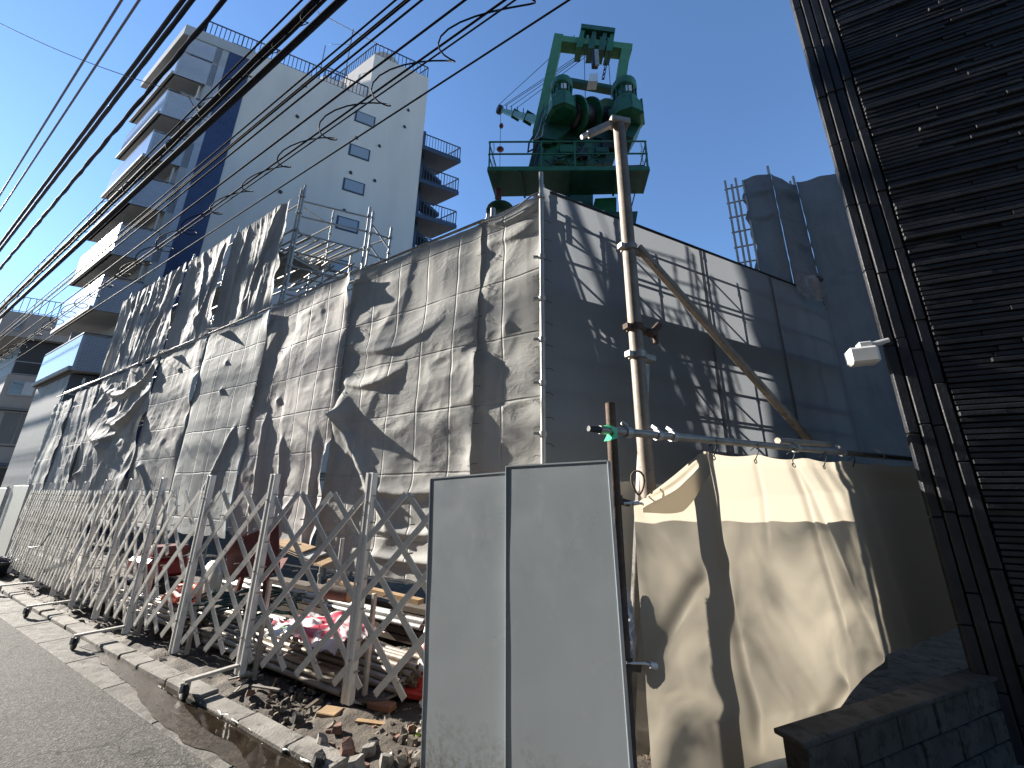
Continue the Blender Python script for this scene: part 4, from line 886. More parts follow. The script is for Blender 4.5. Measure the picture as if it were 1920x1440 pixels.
# traffic cone
cp = L(.55, .06, 1.12); th = thing('traffic_cone', cp, 'red and white striped traffic cone beside the hoarding panel', 'cone')
m = MB(); m.obox(cp + UP * .03, dirv(20), dirv(110), UP, .185, .185, .028, .012); m.build('base', CONER, th)
m = MB(); m.lathe(cp + UP * .055, [(.135, 0), (.125, .02), (.03, .66), (.022, .68), (0, .68)], 20); m.build('body', CONER, th)
m = MB(); m.lathe(cp + UP * .18, [(.117, 0), (.114, .002), (.045, .42), (.043, .422)], 20); o = m.build('striped_sleeve', CONEM, th)
# iron cover, brick
p = L(.84, .09, 1.36); th = thing('iron_cover', p, 'round patterned iron cover lying tilted on the soil', 'cover')
tiltn = (UP + nL * .12 + dL * .05).normalized()
m = MB(); m.lathe(p, [(0, 0), (.2, 0), (.205, .01), (.2, .028), (0, .028)], 26, tiltn, False); m.build('disc', M('cast_iron', (.10, .085, .085), .4, .5, .2, 20), th)
ta = tiltn.cross(nL).normalized(); tb = ta.cross(tiltn)
m = MB()
for i in range(-5, 6):
    for j in range(-5, 6):
        x, y = i * .034, j * .034
        if x * x + y * y < .034: g = 1 if (i + j) % 2 else -1; m.obox(p + ta * x + tb * y + tiltn * .029, (ta + tb * g).normalized(), (tb - ta * g).normalized(), tiltn, .014, .005, .003)
tag(m.build('raised_studs', M('cast_iron_worn', (.2, .17, .165), .35, .6, .2, 20), th), kind='stuff')
m = MB(); m.obox(L(.68, .07, 1.5), (dL + nL * .2).normalized(), (nL - dL * .2).normalized(), UP, .105, .045, .025, .008); tag(m.build('loose_brick', M('orange_brick', (.25, .115, .07), .85, 0, .2, 15)), 'orange brick lying in front of the iron cover', 'brick')
m = MB(); m.lathe(G(783, 1380, .05), [(0, -.02), (.018, -.012), (.022, 0), (.018, .012), (0, .02)], 10); tag(m.build('yellow_ball', M('yellow_green', (.5, .65, .08), .5)), 'small yellow green ball by the edge of the hoarding panel', 'ball')
m = MB(); m.obox(L(.98, .035, 1.72), (dL + nL * .3).normalized(), (nL - dL * .3).normalized(), UP, .08, .06, .02, .005); tag(m.build('packing_block', TIMBER), 'small wooden block under the nearest gate post', 'block')

# ================================================================ GREEN DRILLING CRANE
crane = thing('crane', Vector((1.6, 9.9, 0)), 'green crawler crane with winches and a railed platform rising above the sheets', 'crane')
def poly(pts, Y, dep, name, mat, parent=crane): m = MB(); m.prism([Kp(x, y, Y) for x, y in pts], (0, dep, 0)); return m.build(name, mat, parent)
def beam(a, b, Y, wd, dep, name, mat, parent=crane, Y2=None):
    p, q = Kp(*a, Y), Kp(*b, Y if Y2 is None else Y2); m = MB(); d = (q - p).normalized(); n = Vector((0, 1, 0)); m.obox((p + q) / 2, d, n, d.cross(n), (q - p).length / 2, dep / 2, wd / 2, .01); return m.build(name, mat, parent)
def rod(a, b, Y, r, name, mat, parent=crane, Y2=None, n=6):
    m = MB(); m.tube(Kp(*a, Y), Kp(*b, Y if Y2 is None else Y2), r, n); return m.build(name, mat, parent)
# deck
A_, B_ = Kp(915, 319, 9.1), Kp(1216, 310, 9.0); zdk = (A_.z + B_.z) / 2
C_, D_ = G(1205, 363, zdk - .1), G(930, 369, zdk - .1)
m = MB(); m.prism([(A_.x, A_.y, zdk - .1), (B_.x, B_.y, zdk - .1), (C_.x, C_.y, zdk - .1), (D_.x, D_.y, zdk - .1)], (0, 0, .08)); dk = m.build('deck', GREEND, crane)
def edge(p, q): 
    m = MB(); m.bar(Vector((p.x, p.y, zdk - .04)), Vector((q.x, q.y, zdk - .04)), .05, .14); m.build('deck_edge', GREEN, dk)
edge(A_, B_); edge(B_, C_); edge(A_, D_)
for i in range(3): p = A_.lerp(B_, .2 + .3 * i); q = D_.lerp(C_, .2 + .3 * i); m = MB(); m.bar(Vector((p.x, p.y, zdk - .14)), Vector((q.x, q.y, zdk - .14)), .06, .07); m.build('deck_joist', GREEND, dk)
rl = []
for f in (.006, .335, .545, .994):
    p = A_.lerp(B_, f); m = MB(); m.bar(Vector((p.x, p.y, zdk)), Vector((p.x, p.y, zdk + .95)), .045, .045, Vector((0, 1, 0))); m.build('rail_post', GREEN, crane)
for h in (.5, .95):
    m = MB(); m.bar(Vector((A_.x, A_.y, zdk + h)), Vector((B_.x, B_.y, zdk + h)), .035, .035); m.build('handrail', GREEN, crane)
    for p, q in ((A_, D_), (B_, C_)): m = MB(); m.bar(Vector((p.x, p.y, zdk + h)), Vector((q.x, q.y, zdk + h)), .03, .03); m.build('handrail', GREEN, crane)
m = MB(); p = A_.lerp(B_, .56); q = A_.lerp(B_, .985); m.obox((p + q) / 2 + Vector((0, .15, .0)) * 1 + UP * (zdk + .1 - (p.z + q.z) / 2), (q - p).normalized(), Vector((0, 1, 0)), UP, (q - p).length / 2, .05, .07); m.build('toe_board', REDST, crane)
for f in (.03, .965):
    p = A_.lerp(B_, f); m = MB()
    for i in range(9): c_ = Vector((p.x + .02 * math.sin(i), p.y, zdk + .85 - i * .09)); m.path([c_ + Vector((.022 * math.cos(a), .022 * math.sin(a) * (i % 2), .045 * math.sin(a) if i % 2 == 0 else .045 * math.sin(a))) for a in np.linspace(0, 2 * PI, 9)], .006, 4)
    m.build('chain', ROPE, crane)
# slewing body behind the rail with slots through it
poly([(1002, 310), (1006, 262), (1037, 258), (1037, 310)], 9.7, 1.2, 'body_block', GREEN)
poly([(1037, 310), (1037, 272), (1112, 278), (1112, 308)], 9.7, 1.2, 'body_block', GREEN)
poly([(1112, 308), (1112, 258), (1158, 262), (1150, 306)], 9.7, 1.2, 'body_block', GREEND)
poly([(1000, 262), (1016, 235), (1150, 232), (1165, 258), (1160, 263), (1037, 260)], 9.7, 1.0, 'body_top', GREEND)
poly([(1037, 272), (1037, 268), (1076, 271), (1080, 262), (1112, 262), (1112, 279)], 9.7, .06, 'slotted_plate', GREEN)
for x0, y0 in ((1018, 285), (1090, 268)):
    m = MB(); p = Kp(x0, y0, 9.69); m.tube(p, p + Vector((0, -.02, 0)), .12, 14); m.build('access_hole', BLACK, crane)
for k in range(5): rod((1006 + k * 3, 262 + k * 4), (993 + k * 4, 312), 9.6 - .03 * k, .035, 'hydraulic_hose', BLACK if k % 2 else GREEND, n=7)
m = MB(); m.path([Kp(1003, 250, 9.55), Kp(992, 268, 9.5), Kp(990, 285, 9.45), Kp(1000, 280, 9.5), Kp(1008, 262, 9.55)], .03, 7); m.build('hydraulic_hose', BLACK, crane)
for k in range(6):
    m = MB(); m.path([Kp(1020 + k * 2, 195 + k * 6, 9.55), Kp(1014 + k, 215 + k * 4, 9.5), Kp(1006 + k * 2, 240 + k * 3, 9.5), Kp(1000 + k, 262, 9.55)], .018, 6); m.build('hydraulic_hose', (HOSE, GREEN, GALV)[k % 3], crane)
# tall leaning gantry frame
FY = 10.3
beam((1047, 74), (1008, 255), FY, .33, .4, 'gantry_post', GREENF); beam((1173, 92), (1150, 235), FY, .33, .4, 'gantry_post', GREENF)
beam((1046, 82), (1183, 98), FY - .003, .30, .39, 'gantry_beam', GREENF); beam((1052, 152), (1162, 172), FY + .02, .17, .25, 'gantry_beam', GREEND)
beam((1040, 82), (1002, 250), FY + .75, .14, .16, 'gantry_strut', GREEND)
# sheave block on top
SB_ = [(1080, 88), (1092, 46), (1098, 46), (1092, 88)]
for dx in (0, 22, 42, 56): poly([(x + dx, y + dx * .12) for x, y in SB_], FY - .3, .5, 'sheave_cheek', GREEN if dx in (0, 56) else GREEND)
poly([(1090, 44), (1153, 52), (1152, 60), (1090, 52)], FY - .35, .6, 'sheave_cap', GREEND)
for k in range(4):
    p = Kp(1100 + k * 13, 78 + k * 1.5, FY - .05); m = MB(); m.lathe(p, [(0, -.04), (.16, -.04), (.2, -.045), (.17, 0), (.2, .045), (.16, .04), (0, .04)], 18, Vector((1, 0, 0))); m.build('sheave', GREENP, crane)
# ropes, hook block and chain inside the frame
rod((1095, 85), (1098, 205), FY - .2, .012, 'hoist_rope', ROPE); rod((1140, 95), (1147, 200), FY - .2, .012, 'hoist_rope', ROPE)
m = MB(); p = Kp(1115, 112, FY - .25); m.obox(p, Vector((1, 0, 0)), Vector((0, 1, 0)), UP, .11, .09, .35, .02); m.build('hook_block', BLACK, crane)
m = MB(); p = Kp(1119, 108, FY - .36); m.obox(p, Vector((1, 0, 0)), Vector((0, 1, 0)), UP, .07, .03, .38, .01); m.build('hook_block_side', GALVD, crane)
poly([(1103, 152), (1106, 138), (1121, 137), (1121, 152)], FY - .4, .3, 'load_cell', WHITEP)
m = MB()
for i in range(8): c_ = Kp(1137 - i * .9, 116 + i * 4.6, FY - .25); m.path([c_ + Vector((.045 * math.cos(a), .03 * math.sin(a) * (i % 2), .06 * math.sin(a))) for a in np.linspace(0, 2 * PI, 9)], .014, 5)
m.build('chain', BLACK, crane)
# winch motors
def motor(px, py, k, Y):
    p = Kp(px, py, Y); m = MB(); m.lathe(p, [(0, 0), (.3 * k, 0), (.3 * k, .12 * k), (.25 * k, .13 * k), (.25 * k, .45 * k), (.29 * k, .46 * k), (.31 * k, .5 * k), (.31 * k, .68 * k), (.24 * k, .76 * k), (0, .78 * k)], 20); mo = m.build('winch_motor', GREEN, crane)
    for i in range(12):
        a = 2 * PI * i / 12; m = MB(); c_ = p + Vector((.265 * k * math.cos(a), .265 * k * math.sin(a), .29 * k)); m.obox(c_, Vector((math.cos(a), math.sin(a), 0)), Vector((-math.sin(a), math.cos(a), 0)), UP, .03 * k, .012 * k, .16 * k); m.build('cooling_fin', GREEND, mo)
    m = MB(); c_ = p + Vector((.02, -.27 * k, .28 * k)); m.obox(c_, Vector((1, 0, 0)), Vector((0, 1, 0)), UP, .07 * k, .02, .09 * k); m.build('name_plate', WHITEP, mo)
    m = MB(); c_ = p + Vector((.05, .05, -.32 * k)); m.lathe(p + Vector((0, 0, -.55 * k)), [(0, -.02), (.34 * k, 0), (.44 * k, .06), (.42 * k, .40 * k), (.34 * k, .46 * k), (.34 * k, .55 * k), (0, .56 * k)], 8, UP, False); g = m.build('gearbox', GREEN, crane)
    for i in range(8):
        a = 2 * PI * i / 8; m = MB(); c_ = p + Vector((.41 * k * math.cos(a), .41 * k * math.sin(a), -.3 * k)); m.obox(c_, Vector((math.cos(a), math.sin(a), 0)), Vector((-math.sin(a), math.cos(a), 0)), UP, .03, .02, .22 * k); m.build('gear_rib', GREEND, g)
motor(1054, 194, 1.12, 9.3); motor(1173, 202, 1.25, 9.3)
poly([(1012, 258), (1030, 205), (1076, 212), (1070, 240), (1045, 262)], 9.5, .7, 'winch_frame', GREEND)
for k_, (x_, y_) in enumerate(((1024, 268), (1062, 282), (1092, 288), (1128, 284), (1050, 298), (1140, 272))): m = MB(); m.obox(Kp(x_, y_, 9.62), Vector((1, 0, 0)), Vector((0, 1, 0)), UP, .16 + .05 * (k_ % 2), .08, .1 + .04 * (k_ % 3), .015); m.build('valve_block', (GREEND, GREEN, BLACK)[k_ % 3], crane)
for k_ in range(7): m = MB(); m.path([Kp(1022 + k_ * 16, 300 - k_ % 3 * 8, 9.58), Kp(1034 + k_ * 16, 310 - k_ % 2 * 14, 9.5), Kp(1050 + k_ * 15, 296 - k_ % 4 * 6, 9.56)], .022, 6); m.build('hydraulic_hose', (BLACK, GREEND)[k_ % 2], crane)
poly([(1148, 215), (1208, 222), (1200, 236), (1188, 258), (1150, 246)], 9.3, .7, 'winch_frame', GREEND)
p = Kp(1072, 218, 9.35); q = Kp(1166, 226, 10.3); ax = (q - p).normalized(); ln = (q - p).length
m = MB(); m.tube(p, q, .34, 22); m.build('rope_drum', M('wound_rope_drum', (.07, .05, .055), .5, .3, .3, 12), crane)
for f in (.06, .33, .62, .95):
    c_ = p.lerp(q, f); m = MB(); m.lathe(c_, [(.0, -.02), (.52, -.02), (.56, -.04), (.56, .04), (.52, .02), (0, .02)], 28, ax); m.build('drum_flange', GREEN, crane)
m = MB()
for i in range(34): c_ = p.lerp(q, .36 + .007 * i if i < 17 else .66 + .015 * (i - 17)); m.lathe(c_, [(.34, -.012), (.365, 0), (.34, .012)], 18, ax)
tag(m.build('wound_rope', ROPE, crane), kind='stuff')
# boom reaching away to the left, its stays and the hook line
b0, b1 = Kp(1010, 224, 10.2), Kp(938, 206, 12.5)
m = MB(); d = (b1 - b0).normalized(); n = d.cross(UP).normalized()
m.prism([b0 + UP * .17, b0 - UP * .2, b1 - UP * .1, b1 + UP * .12], n * .3); bm = m.build('boom', GREENP, crane)
for f_, h_ in ((.3, .2), (.62, .165)): m = MB(); m.obox(b0.lerp(b1, f_) + n * .15, d, n, d.cross(n), .02, .17, h_); m.build('boom_band', GREEND, bm)
for f in (.35, .5, .66, .8): c_ = b0.lerp(b1, f) + UP * .15; m = MB(); m.tube(c_, c_ + UP * .2, .018, 6); m.build('boom_pin', BLACK, bm)
m = MB(); m.lathe(b1 + d * .08, [(0, -.09), (.17, -.09), (.19, 0), (.17, .09), (0, .09)], 14, n); m.build('boom_sheave', BLACK, bm)
for k, (a, b) in enumerate((((1078, 66), (936, 196)), ((1090, 100), (944, 198)), ((1092, 103), (947, 199)), ((1094, 104), (956, 201)), ((1100, 105), (968, 203)))):
    rod(a, b, FY, .011, 'stay_rope', ROPE, Y2=12.2, n=5)
rod((939, 212), (937, 320), 12.4, .01, 'hook_line', ROPE, n=5)
for (x, y, r_, h) in ((940, 236, .09, .14), (938, 280, .15, .07)):
    pp_ = Kp(x, y, 12.4); m = MB(); m.lathe(pp_, [(0, -h / 2), (r_ * .8, -h / 2), (r_, 0), (r_ * .8, h / 2), (0, h / 2)], 14); m.build('line_weight', M('dull_red_iron', (.16, .03, .035), .5), crane)
# below the deck
poly([(1060, 372), (1062, 352), (1112, 352), (1112, 420), (1060, 420)], 10.2, .8, 'slew_column', GREEND)
poly([(1116, 372), (1156, 370), (1156, 398), (1116, 398)], 9.9, .7, 'control_box', GREEN)
poly([(1112, 398), (1196, 396), (1192, 420), (1112, 420)], 9.9, 1.2, 'lower_deck', GREEND)
rod((1190, 364), (1183, 392), 9.9, .02, 'chain', ROPE)
m = MB(); m.box(.9, 2.6, 9.9, 11.3, 2.2, 8.6); m.build('mast_column', GREEND, crane)
for x0 in (-.4, 2.5): m = MB(); m.box(x0, x0 + .8, 8.6, 13, 0, 1.1, .12); m.build('crawler_track', BLACK, crane)
m = MB(); m.box(-.2, 3.1, 9.2, 12.2, .7, 2.3, .05); m.build('car_body', GREEN, crane)
m = MB(); p = Kp(934, 372, 9.7); m.tube(p, p + UP * .3, .1, 12); o = m.build('red_plug', REDST, crane)
m = MB(); p = Kp(938, 396, 9.7); m.lathe(p, [(0, 0), (.42, 0), (.4, .06), (.25, .1), (0, .11)], 18); m.build('drum_lid', GREEND, crane)
# ends of poles poking above the front sheets by the corner
m = MB(); p = L(.93, 5.5, -.15); m.tube(p, p + UP * .42, .04, 10); tag(m.build('pole_stub', GALV), 'stub of a galvanised pole poking up left of the corner', 'pole')

# ================================================================ APARTMENT BLOCK
S0 = L(22.5); dS = dirv(65); nS = -dL
ap = thing('apartment_block', S0, 'tall pale apartment block with a blue tiled stripe and stacked balconies', 'building')
def A(t, z, d=0.): return S0 + dS * t + dL * d + Vector((0, 0, z))
def ablock(name, t0, t1, d0, d1, z0, z1, mat, parent=ap): m = MB(); m.prism([A(t0, z0, d0), A(t1, z0, d0), A(t1, z0, d1), A(t0, z0, d1)], UP * (z1 - z0)); return m.build(name, mat, parent)
def apanel(name, pts, mat, parent, uvs=None, t=.02):
    m = MB(); n = (pts[1] - pts[0]).cross(pts[2] - pts[0]).normalized(); m.prism(pts, n * t)
    if uvs: m.uv = uvs + uvs
    return m.build(name, mat, parent)
ablock('wall', 3.35, 13.75, 0, 6.0, 0, 27.4, APT)
ablock('blue_stripe', 2.2, 3.348, -.03, 6.0, 0, 27.5, BLUET)
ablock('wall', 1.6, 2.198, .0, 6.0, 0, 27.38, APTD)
ablock('tower', 9.9, 13.752, -.004, 5.5, 27.4, 31.6, APT)
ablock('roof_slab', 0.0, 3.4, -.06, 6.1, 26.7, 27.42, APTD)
FZ = [6.6 + 2.86 * k for k in range(7)]
for k, z in enumerate(FZ):
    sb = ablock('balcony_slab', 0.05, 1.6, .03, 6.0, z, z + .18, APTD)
    m = MB(); m.prism([A(.25, z, 0), A(1.9, z, 0), A(1.9, z, .1), A(.25, z, .1)], UP * 1.62); q_ = [A(.25, 0, 0)]
    m.uv = [((Vector(p) - S0).dot(dS), p[2]) for p in m.v]; m.build('side_parapet', TILE, sb)
    m = MB(); m.prism([A(.16, z, -.02), A(.25, z, -.02), A(.25, z, 6.0), A(.16, z, 6.0)], UP * 1.62); m.build('front_parapet', BALF, sb)
    m = MB(); m.bar(A(.2, z + 1.72, -.02), A(.2, z + 1.72, 6.0), .06, .05); m.bar(A(.2, z + 1.72, 0), A(1.6, z + 1.72, 0), .05, .05); m.build('balcony_rail', ALU, sb)
    m = MB(); m.prism([A(1.55, z + .18, .6), A(1.6, z + .18, .6), A(1.6, z + .18, 5.6), A(1.55, z + .18, 5.6)], UP * 2.1); m.build('balcony_window', WIN, sb)
    m = MB(); m.prism([A(.3, z + .18, 2.9), A(1.6, z + .18, 2.9), A(1.6, z + .18, 3.0), A(.3, z + .18, 3.0)], UP * 2.2); m.build('balcony_divider', APTD, sb)
    m = MB(); m.tube(A(1.45, z + .2, .25), A(1.45, z + 2.8, .25), .05, 8); m.build('drain_pipe', APT, sb)
    m = MB(); m.prism([A(1.9, z - 1.2, -.012), A(2.198, z - 1.2, -.012), A(2.198, z - 1.2, .05), A(1.9, z - 1.2, .05)], UP * 2.84); m.uv = [((Vector(p) - S0).dot(dS), p[2]) for p in m.v]; m.build('corner_pillar', TILE, sb)
ablock('base_storey', .3, 2.2, .5, 6, 0, 6.5, NEIGHD)
m = MB(); m.prism([A(.25, 26.0 - .55, .0), A(1.9, 26.0 - .55, .0), A(1.9, 26.0 - .55, .1), A(.25, 26.0 - .55, .1)], UP * 1.25); m.uv = [((Vector(p) - S0).dot(dS), p[2]) for p in m.v]; m.build('top_tile_band', TILE, ap)
for t_, z_ in ((9.9, 25.6), (9.87, 22.8), (9.85, 20.1), (9.83, 17.3), (9.8, 14.4), (9.8, 11.6)):
    m = MB(); m.prism([A(t_ - .62, z_ - .45, -.05), A(t_ + .62, z_ - .45, -.05), A(t_ + .62, z_ - .45, .02), A(t_ - .62, z_ - .45, .02)], UP * .9); f = m.build('window', DARKB, ap)
    m = MB(); m.prism([A(t_ - .53, z_ - .37, -.062), A(t_ + .53, z_ - .37, -.062), A(t_ + .53, z_ - .37, -.04), A(t_ - .53, z_ - .37, -.04)], UP * .74); m.build('pane', WINP, f)
for (px, py) in ((571, 161), (557, 219), (668, 259), (657, 324), (711, 274), (702, 339), (645, 395), (765, 207), (758, 238), (525, 360)):
    p = vpl(px, py, S0, 65); m = MB(); m.lathe(p - dL * .02, [(.11, 0), (.1, .06), (0, .07)], 10, -dL); m.build('vent_cap', BLACK, ap)
def railing(parent, pts, h, sp, mat, name='railing'):
    m = MB()
    for p, q in zip(pts[:-1], pts[1:]):
        m.bar(p + UP * h, q + UP * h, .06, .05); m.bar(p + UP * .08, q + UP * .08, .04, .04); n = max(1, int((q - p).length / sp))
        for i in range(n + 1): a = p.lerp(q, i / n); m.bar(a, a + UP * h, .03 if i % 8 else .06, .03, Vector((0, 1, 0)))
    return m.build(name, mat, parent)
railing(ap, [A(.9, 27.42, 5.5), A(.9, 27.42, .1), A(9.85, 27.42, .1)], 1.05, .22, DARKB)
railing(ap, [A(9.95, 31.6, 5.3), A(9.95, 31.6, .1), A(13.7, 31.6, .1), A(13.7, 31.6, 5.3)], 1.1, .25, DARKB)
m = MB(); m.lathe(A(11.8, 31.7, 1.9), [(0, 0), (1.15, 0), (1.2, .3), (1.2, .9), (1.0, 1.3), (0, 1.4)], 20); m.build('water_tank', M('beige_tank', (.4, .34, .28), .6), ap)
ablock('roof_hut', 8.2, 9.8, 2.5, 5, 27.4, 30.2, APT)
railing(ap, [A(8.3, 30.2, 2.5), A(9.7, 30.2, 2.5)], .9, .3, DARKB)
# exterior stair tower at the rear end
for k in range(9):
    z = 24.9 - k * 2.8
    if z < 3: break
    ld = ablock('stair_landing', 13.76, 16.5, -.1, 2.2, z, z + .28, DARKB)
    railing(ld, [A(13.8, z + .28, -.05), A(16.45, z + .28, -.05), A(16.45, z + .28, 2.1)], 1.1, .2, DARKB)
    m = MB(); m.prism([A(13.9, z - 1.4, 2.3), A(16.3, z - 1.4, 2.3), A(16.3, z - 1.4, 3.3), A(13.9, z - 1.4, 3.3)], UP * .2); m.build('half_landing', DARKB, ld)
    m = MB(); m.prism([A(14.0, z, 1.2), A(14.0, z + .25, 1.2), A(16.2, z - 1.15, 1.2), A(16.2, z - 1.4, 1.2)], dL * .9); m.build('stair_flight', DARKB, ld)
ablock('stair_post', 14.2, 14.5, .8, 1.1, 0, 27.3, DARKB)
ablock('stair_wall', 13.76, 15.6, 3.4, 5.8, 0, 24.5, NEIGHD)
# rooftop aerial
p = A(8.6, 27.4, .6); th = thing('roof_aerial', p, 'thin rooftop television aerial on a mast above the apartment block', 'aerial')
top = p + UP * 5.9; m = MB(); m.tube(p, top + UP * .3, .035, 6); m.build('mast', ALU, th)
ad = (A(10, 0) - A(8, 0)).normalized()
m = MB(); m.tube(top - ad * 2.3 + UP * .35, top + ad * 2.3 - UP * .05, .025, 5); m.build('crossboom', ALU, th)
for i in range(13): c_ = (top - ad * 2.3 + UP * .35).lerp(top + ad * 2.3 - UP * .05, i / 12); hl = .28 + .45 * abs(i - 8) / 8 if i else 1.0; m = MB(); m.tube(c_ - (dL * .4 + UP * .9).normalized() * hl, c_ + (dL * .4 + UP * .9).normalized() * hl, .012, 4); m.build('element', ALU, th)
m = MB(); m.tube(top - UP * 1.2, top - UP * 2.0 - ad * 1.2, .015, 4); m.tube(A(7.1, 27.4, .5), A(7.1, 30.9, .5), .03, 5); m.build('stay', ALU, th)

# ================================================================ NEIGHBOUR AT THE FAR LEFT
N0 = L(38); 
nb_ = thing('grey_neighbour_house', N0, 'dull grey low building at the far left with a railed roof terrace', 'building')
def N(t, z, d=0.): return N0 + dS * t + dL * d + Vector((0, 0, z))
def nblock(name, t0, t1, d0, d1, z0, z1, mat, parent=nb_): m = MB(); m.prism([N(t0, z0, d0), N(t1, z0, d0), N(t1, z0, d1), N(t0, z0, d1)], UP * (z1 - z0)); return m.build(name, mat, parent)
nblock('wall', .3, 9, 0, 9, 0, 8.75, NEIGH); nblock('recess', .5, 9, .8, 9, 8.75, 11.3, BLACK); nblock('upper_wall', -.9, 9, 0.2, 9, 11.3, 13.0, NEIGH)
railing(nb_, [N(-.9, 13.0, 6), N(-.9, 13.0, .25), N(8, 13.0, .25)], 1.1, .3, ALU); railing(nb_, [N(.4, 8.75, .1), N(8, 8.75, .1)], .9, 1.2, ALU)
f = nblock('window', .55, 1.75, -.06, .05, 7.4, 8.3 + .1, ALU); nblock('pane', .62, 1.12, -.075, 0, 7.5, 8.3, WIN, f); nblock('pane', 1.18, 1.68, -.075, 0, 7.5, 8.3, WINP, f)
f = nblock('window', -.3, .1, .12, .25, 11.7, 12.5, ALU); nblock('pane', -.24, .04, .1, .2, 11.78, 12.42, WIN, f)
for z in (2.2, 4.2, 6.4): nblock('panel_joint', .29, 8, -.02, .05, z, z + .06, BLACK)
for t in (1.9, 3.4, 5.0): nblock('panel_joint', t, t + .05, -.018, .05, 0, 8.7, BLACK)
for t in (.8, 1.6, 2.4): nblock('low_panel', t, t + .7, -.03, .04, 4.4, 6.3, NEIGHD)
nblock('eave', .1, 9, -.25, .1, 6.45, 6.6, NEIGHD); nblock('awning', 1.2, 4, -.8, 0, 3.0, 3.2, DARKB); nblock('door_recess', 1.4, 3.8, -.025, .03, 0, 2.9, BLACK)
# utility pole far down the street
up_ = L(30, 0, 2.0); th = thing('utility_pole', up_, 'pale street pole far down the road at the left edge', 'pole')
m = MB(); m.tube(up_, up_ + UP * 5.0, .1, 10, .08); m.build('shaft', GALV, th); m = MB(); m.bar(up_ + UP * 5.0 - nL * .2, up_ + UP * 5.0 + nL * .5, .1, .1); m.build('cap', GALV, th)
for z in (4.3, 4.6): m = MB(); m.bar(up_ + UP * z, up_ + UP * z + nL * 2.0, .06, .06); m.build('crossarm', GALV, th)

# ================================================================ OVERHEAD CABLES
def cable(px, off, wpx, label, py=0, mat=CABLE, lump=0., s0=-9, s1=140, name='cable', sag=.0):
    p = vpl(px, py, L(0, 0, off), -59.5); z = p.z; r = wpx / 2 * -(ROT.transposed() @ (p - Vector((0, 0, EYE)))).z / FPX; n = 240 if (lump or sag) else 12; pts = []
    sp = (p - C0).dot(dL)
    for i in range(n + 1):
        f = i / n; s = s0 + (s1 - s0) * f
        zz = z + sag * ((s - 14) / 27) ** 2 - sag * ((sp - 14) / 27) ** 2
        pts.append(L(s, zz + lump * .02 * math.sin(i * 2.1), off + lump * .02 * math.sin(i * 1.3)))
    m = MB(); m.path(pts, r, 7, (lambda i: r * (1 + lump * .35 * math.sin(i * 2.7) * math.sin(i * .9))) if lump else None)
    o = m.build(name, mat); tag(o, label, 'cable', 'overhead cables along the street'); return o, z
def coil(px, off, rad, r, pitch, s0, s1, label, py=0, irr=.3):
    p = vpl(px, py, L(0, 0, off), -59.5); z = p.z; pts = []; th_ = 0; s = s0; i = 0
    while s < s1:
        a = 2 * PI * s / pitch; k = 1 + irr * math.sin(s * .9)
        pts.append(L(s + .22 * pitch * math.sin(a), z - rad * .55 + rad * k * math.cos(a), off + rad * k * math.sin(a))); s += pitch / 14
    m = MB(); m.path(pts, r, 5); tag(m.build('lashing_wire', CABLE, None), label, 'cable', 'overhead cables along the street')
VIO = M('violet_black_cable', (.03, .025, .05), .5)
cable(110, .3, 4, 'thin cable in the sky nearest the left edge', mat=VIO)
cable(228, .6, 4, 'second thin sky cable from the left edge', mat=VIO)
cable(261, .6, 4, 'third thin sky cable from the left edge', mat=VIO)
cable(343, .8, 7.5, 'left strand of the thick paired cable in the sky', lump=.12)
cable(360, .8, 8, 'right strand of the thick paired cable in the sky', lump=.2)
cable(420, .9, 8, 'lumpy taped cable crossing the top left corner of the apartment block', lump=.6)
cable(566, 1.3, 3.5, 'fine cable just left of the heaviest cable bundle')
cable(597, 1.4, 15, 'heavy black cable bundle, left of the two heaviest', lump=.1)
cable(609, 1.4, 6, 'cable strapped under the heavy black bundle', lump=.3)
cable(640, 1.5, 13, 'heavy smooth black cable, right of the two heaviest')
cable(742, 1.5, 3.5, 'fine cable crossing the blue stripe, first right of the heavy cables')
cable(761, 1.5, 4, 'left of two close cables crossing the apartment wall')
cable(767, 1.5, 4, 'right of two close cables crossing the apartment wall')
cable(791, 1.5, 4, 'fine cable crossing the aerial')
cable(872, 1.5, 4.5, 'cable crossing the roof tower railing of the apartment block')
cable(947, 1.5, 4.5, 'upper messenger wire inside the looping cable')
cable(966, 1.5, 3.5, 'lower messenger wire inside the looping cable')
cable(1067, 1.5, 4, 'single black cable farthest right, passing under the small windows')
coil(955, 1.5, .13, .010, 1.15, -2, 30, 'looping spiral wire wound round the messenger wires')
coil(604, 1.4, .15, .009, 1.05, .5, 30, 'looping spiral wire wound round the heavy black bundle', irr=.5)
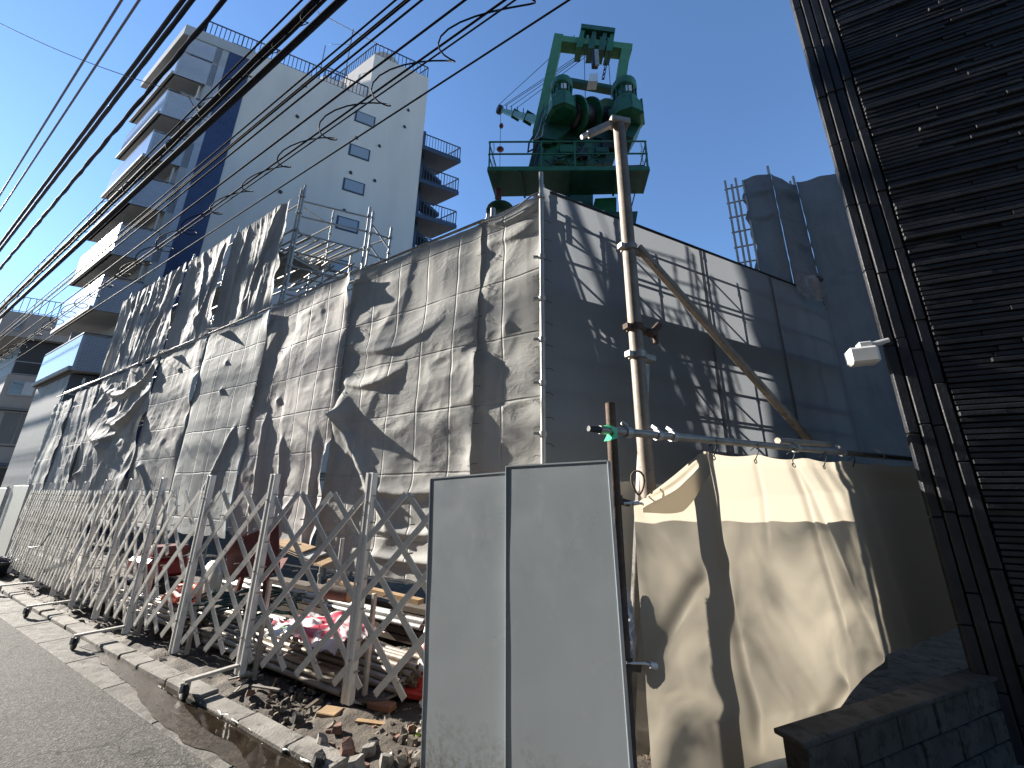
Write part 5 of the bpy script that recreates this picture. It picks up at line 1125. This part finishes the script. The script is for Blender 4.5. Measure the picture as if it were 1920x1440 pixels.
# cross-street drop wire with its connector
a, b = Kp(-40, 24, 9.0), vpl(352, 178, L(0, 0, 1.2), -59.5); pts = [a.lerp(b, i / 30) - UP * (.25 * math.sin(PI * i / 30)) for i in range(31)]
m = MB(); m.path(pts, .012, 5); o = m.build('drop_wire', CABLE); tag(o, 'single wire crossing the others from the left edge to a connector', 'cable')
m = MB(); d = (b - a).normalized(); m.tube(b - d * .25, b + d * .25, .03, 8); m.build('dead_end_clamp', GALV, o)
m = MB(); m.path([b, b + Vector((.2, .1, -.35)), b + Vector((.45, .1, -.5)), b + Vector((.35, .1, -.9)), b + Vector((.2, 0, -1.2))], .012, 5); m.build('tail', CABLE, o)
m = MB(); m.obox(b + Vector((.5, .1, -.45)), d, d.cross(UP).normalized(), UP, .12, .05, .06, .01); m.build('splice_box', BLACK, o)

# ================================================================ BUILDINGS ACROSS THE STREET (unseen, added behind the camera to block sky light)
for i, (s0, s1, h, mt, lb) in enumerate(((-34, -14, 19, NEIGHD, 'grey building added across the street to block sky light, behind the viewer to the right'), (-13.5, 4, 18, NEIGH, 'pale building added across the street to block sky light, straight behind the viewer'), (4.5, 24, 20, NEIGHD, 'grey building added across the street to block sky light, behind the viewer to the left'))):
    th = thing('sky_block_building', L((s0 + s1) / 2, 0, 10), lb, 'building', 'sky-blocking buildings added across the street')
    m = MB(); m.prism([L(s0, -.02, 9.6), L(s1, -.02, 9.6), L(s1, -.02, 20), L(s0, -.02, 20)], UP * h); m.build('wall', mt, th)
    m = MB(); m.prism([L(s0 - .1, h - .02, 9.5), L(s1 + .1, h - .02, 9.5), L(s1 + .1, h - .02, 20.1), L(s0 - .1, h - .02, 20.1)], UP * .4); m.build('roof', APTD, th)
    for k in range(int(h / 3)):
        x = s0 + 1.5
        while x < s1 - 2: m = MB(); m.prism([L(x, 1 + 3 * k, 9.53), L(x + 1.6, 1 + 3 * k, 9.53), L(x + 1.6, 1 + 3 * k, 9.62), L(x, 1 + 3 * k, 9.62)], UP * 1.3); m.build('window', WIN, th); x += 3.2

for i in range(14):                                      # scraps of wood and wire on the soil
    s = rnd.uniform(-.4, 5.5); o_ = rnd.uniform(1.25, 1.93); a = rnd.uniform(0, 6.3); ln = rnd.uniform(.1, .32); p = L(s, .045, o_); q = p + Vector((math.cos(a) * ln, math.sin(a) * ln, rnd.uniform(-.005, .03)))
    m = MB(); m.bar(p, q, rnd.uniform(.012, .04), .012); tag(m.build('timber_scrap', (TIMBD, TIMBER, GALVD)[i % 3]), 'small scrap of wood or metal lying on the wet soil behind the kerb', 'scrap', 'scraps on the soil')
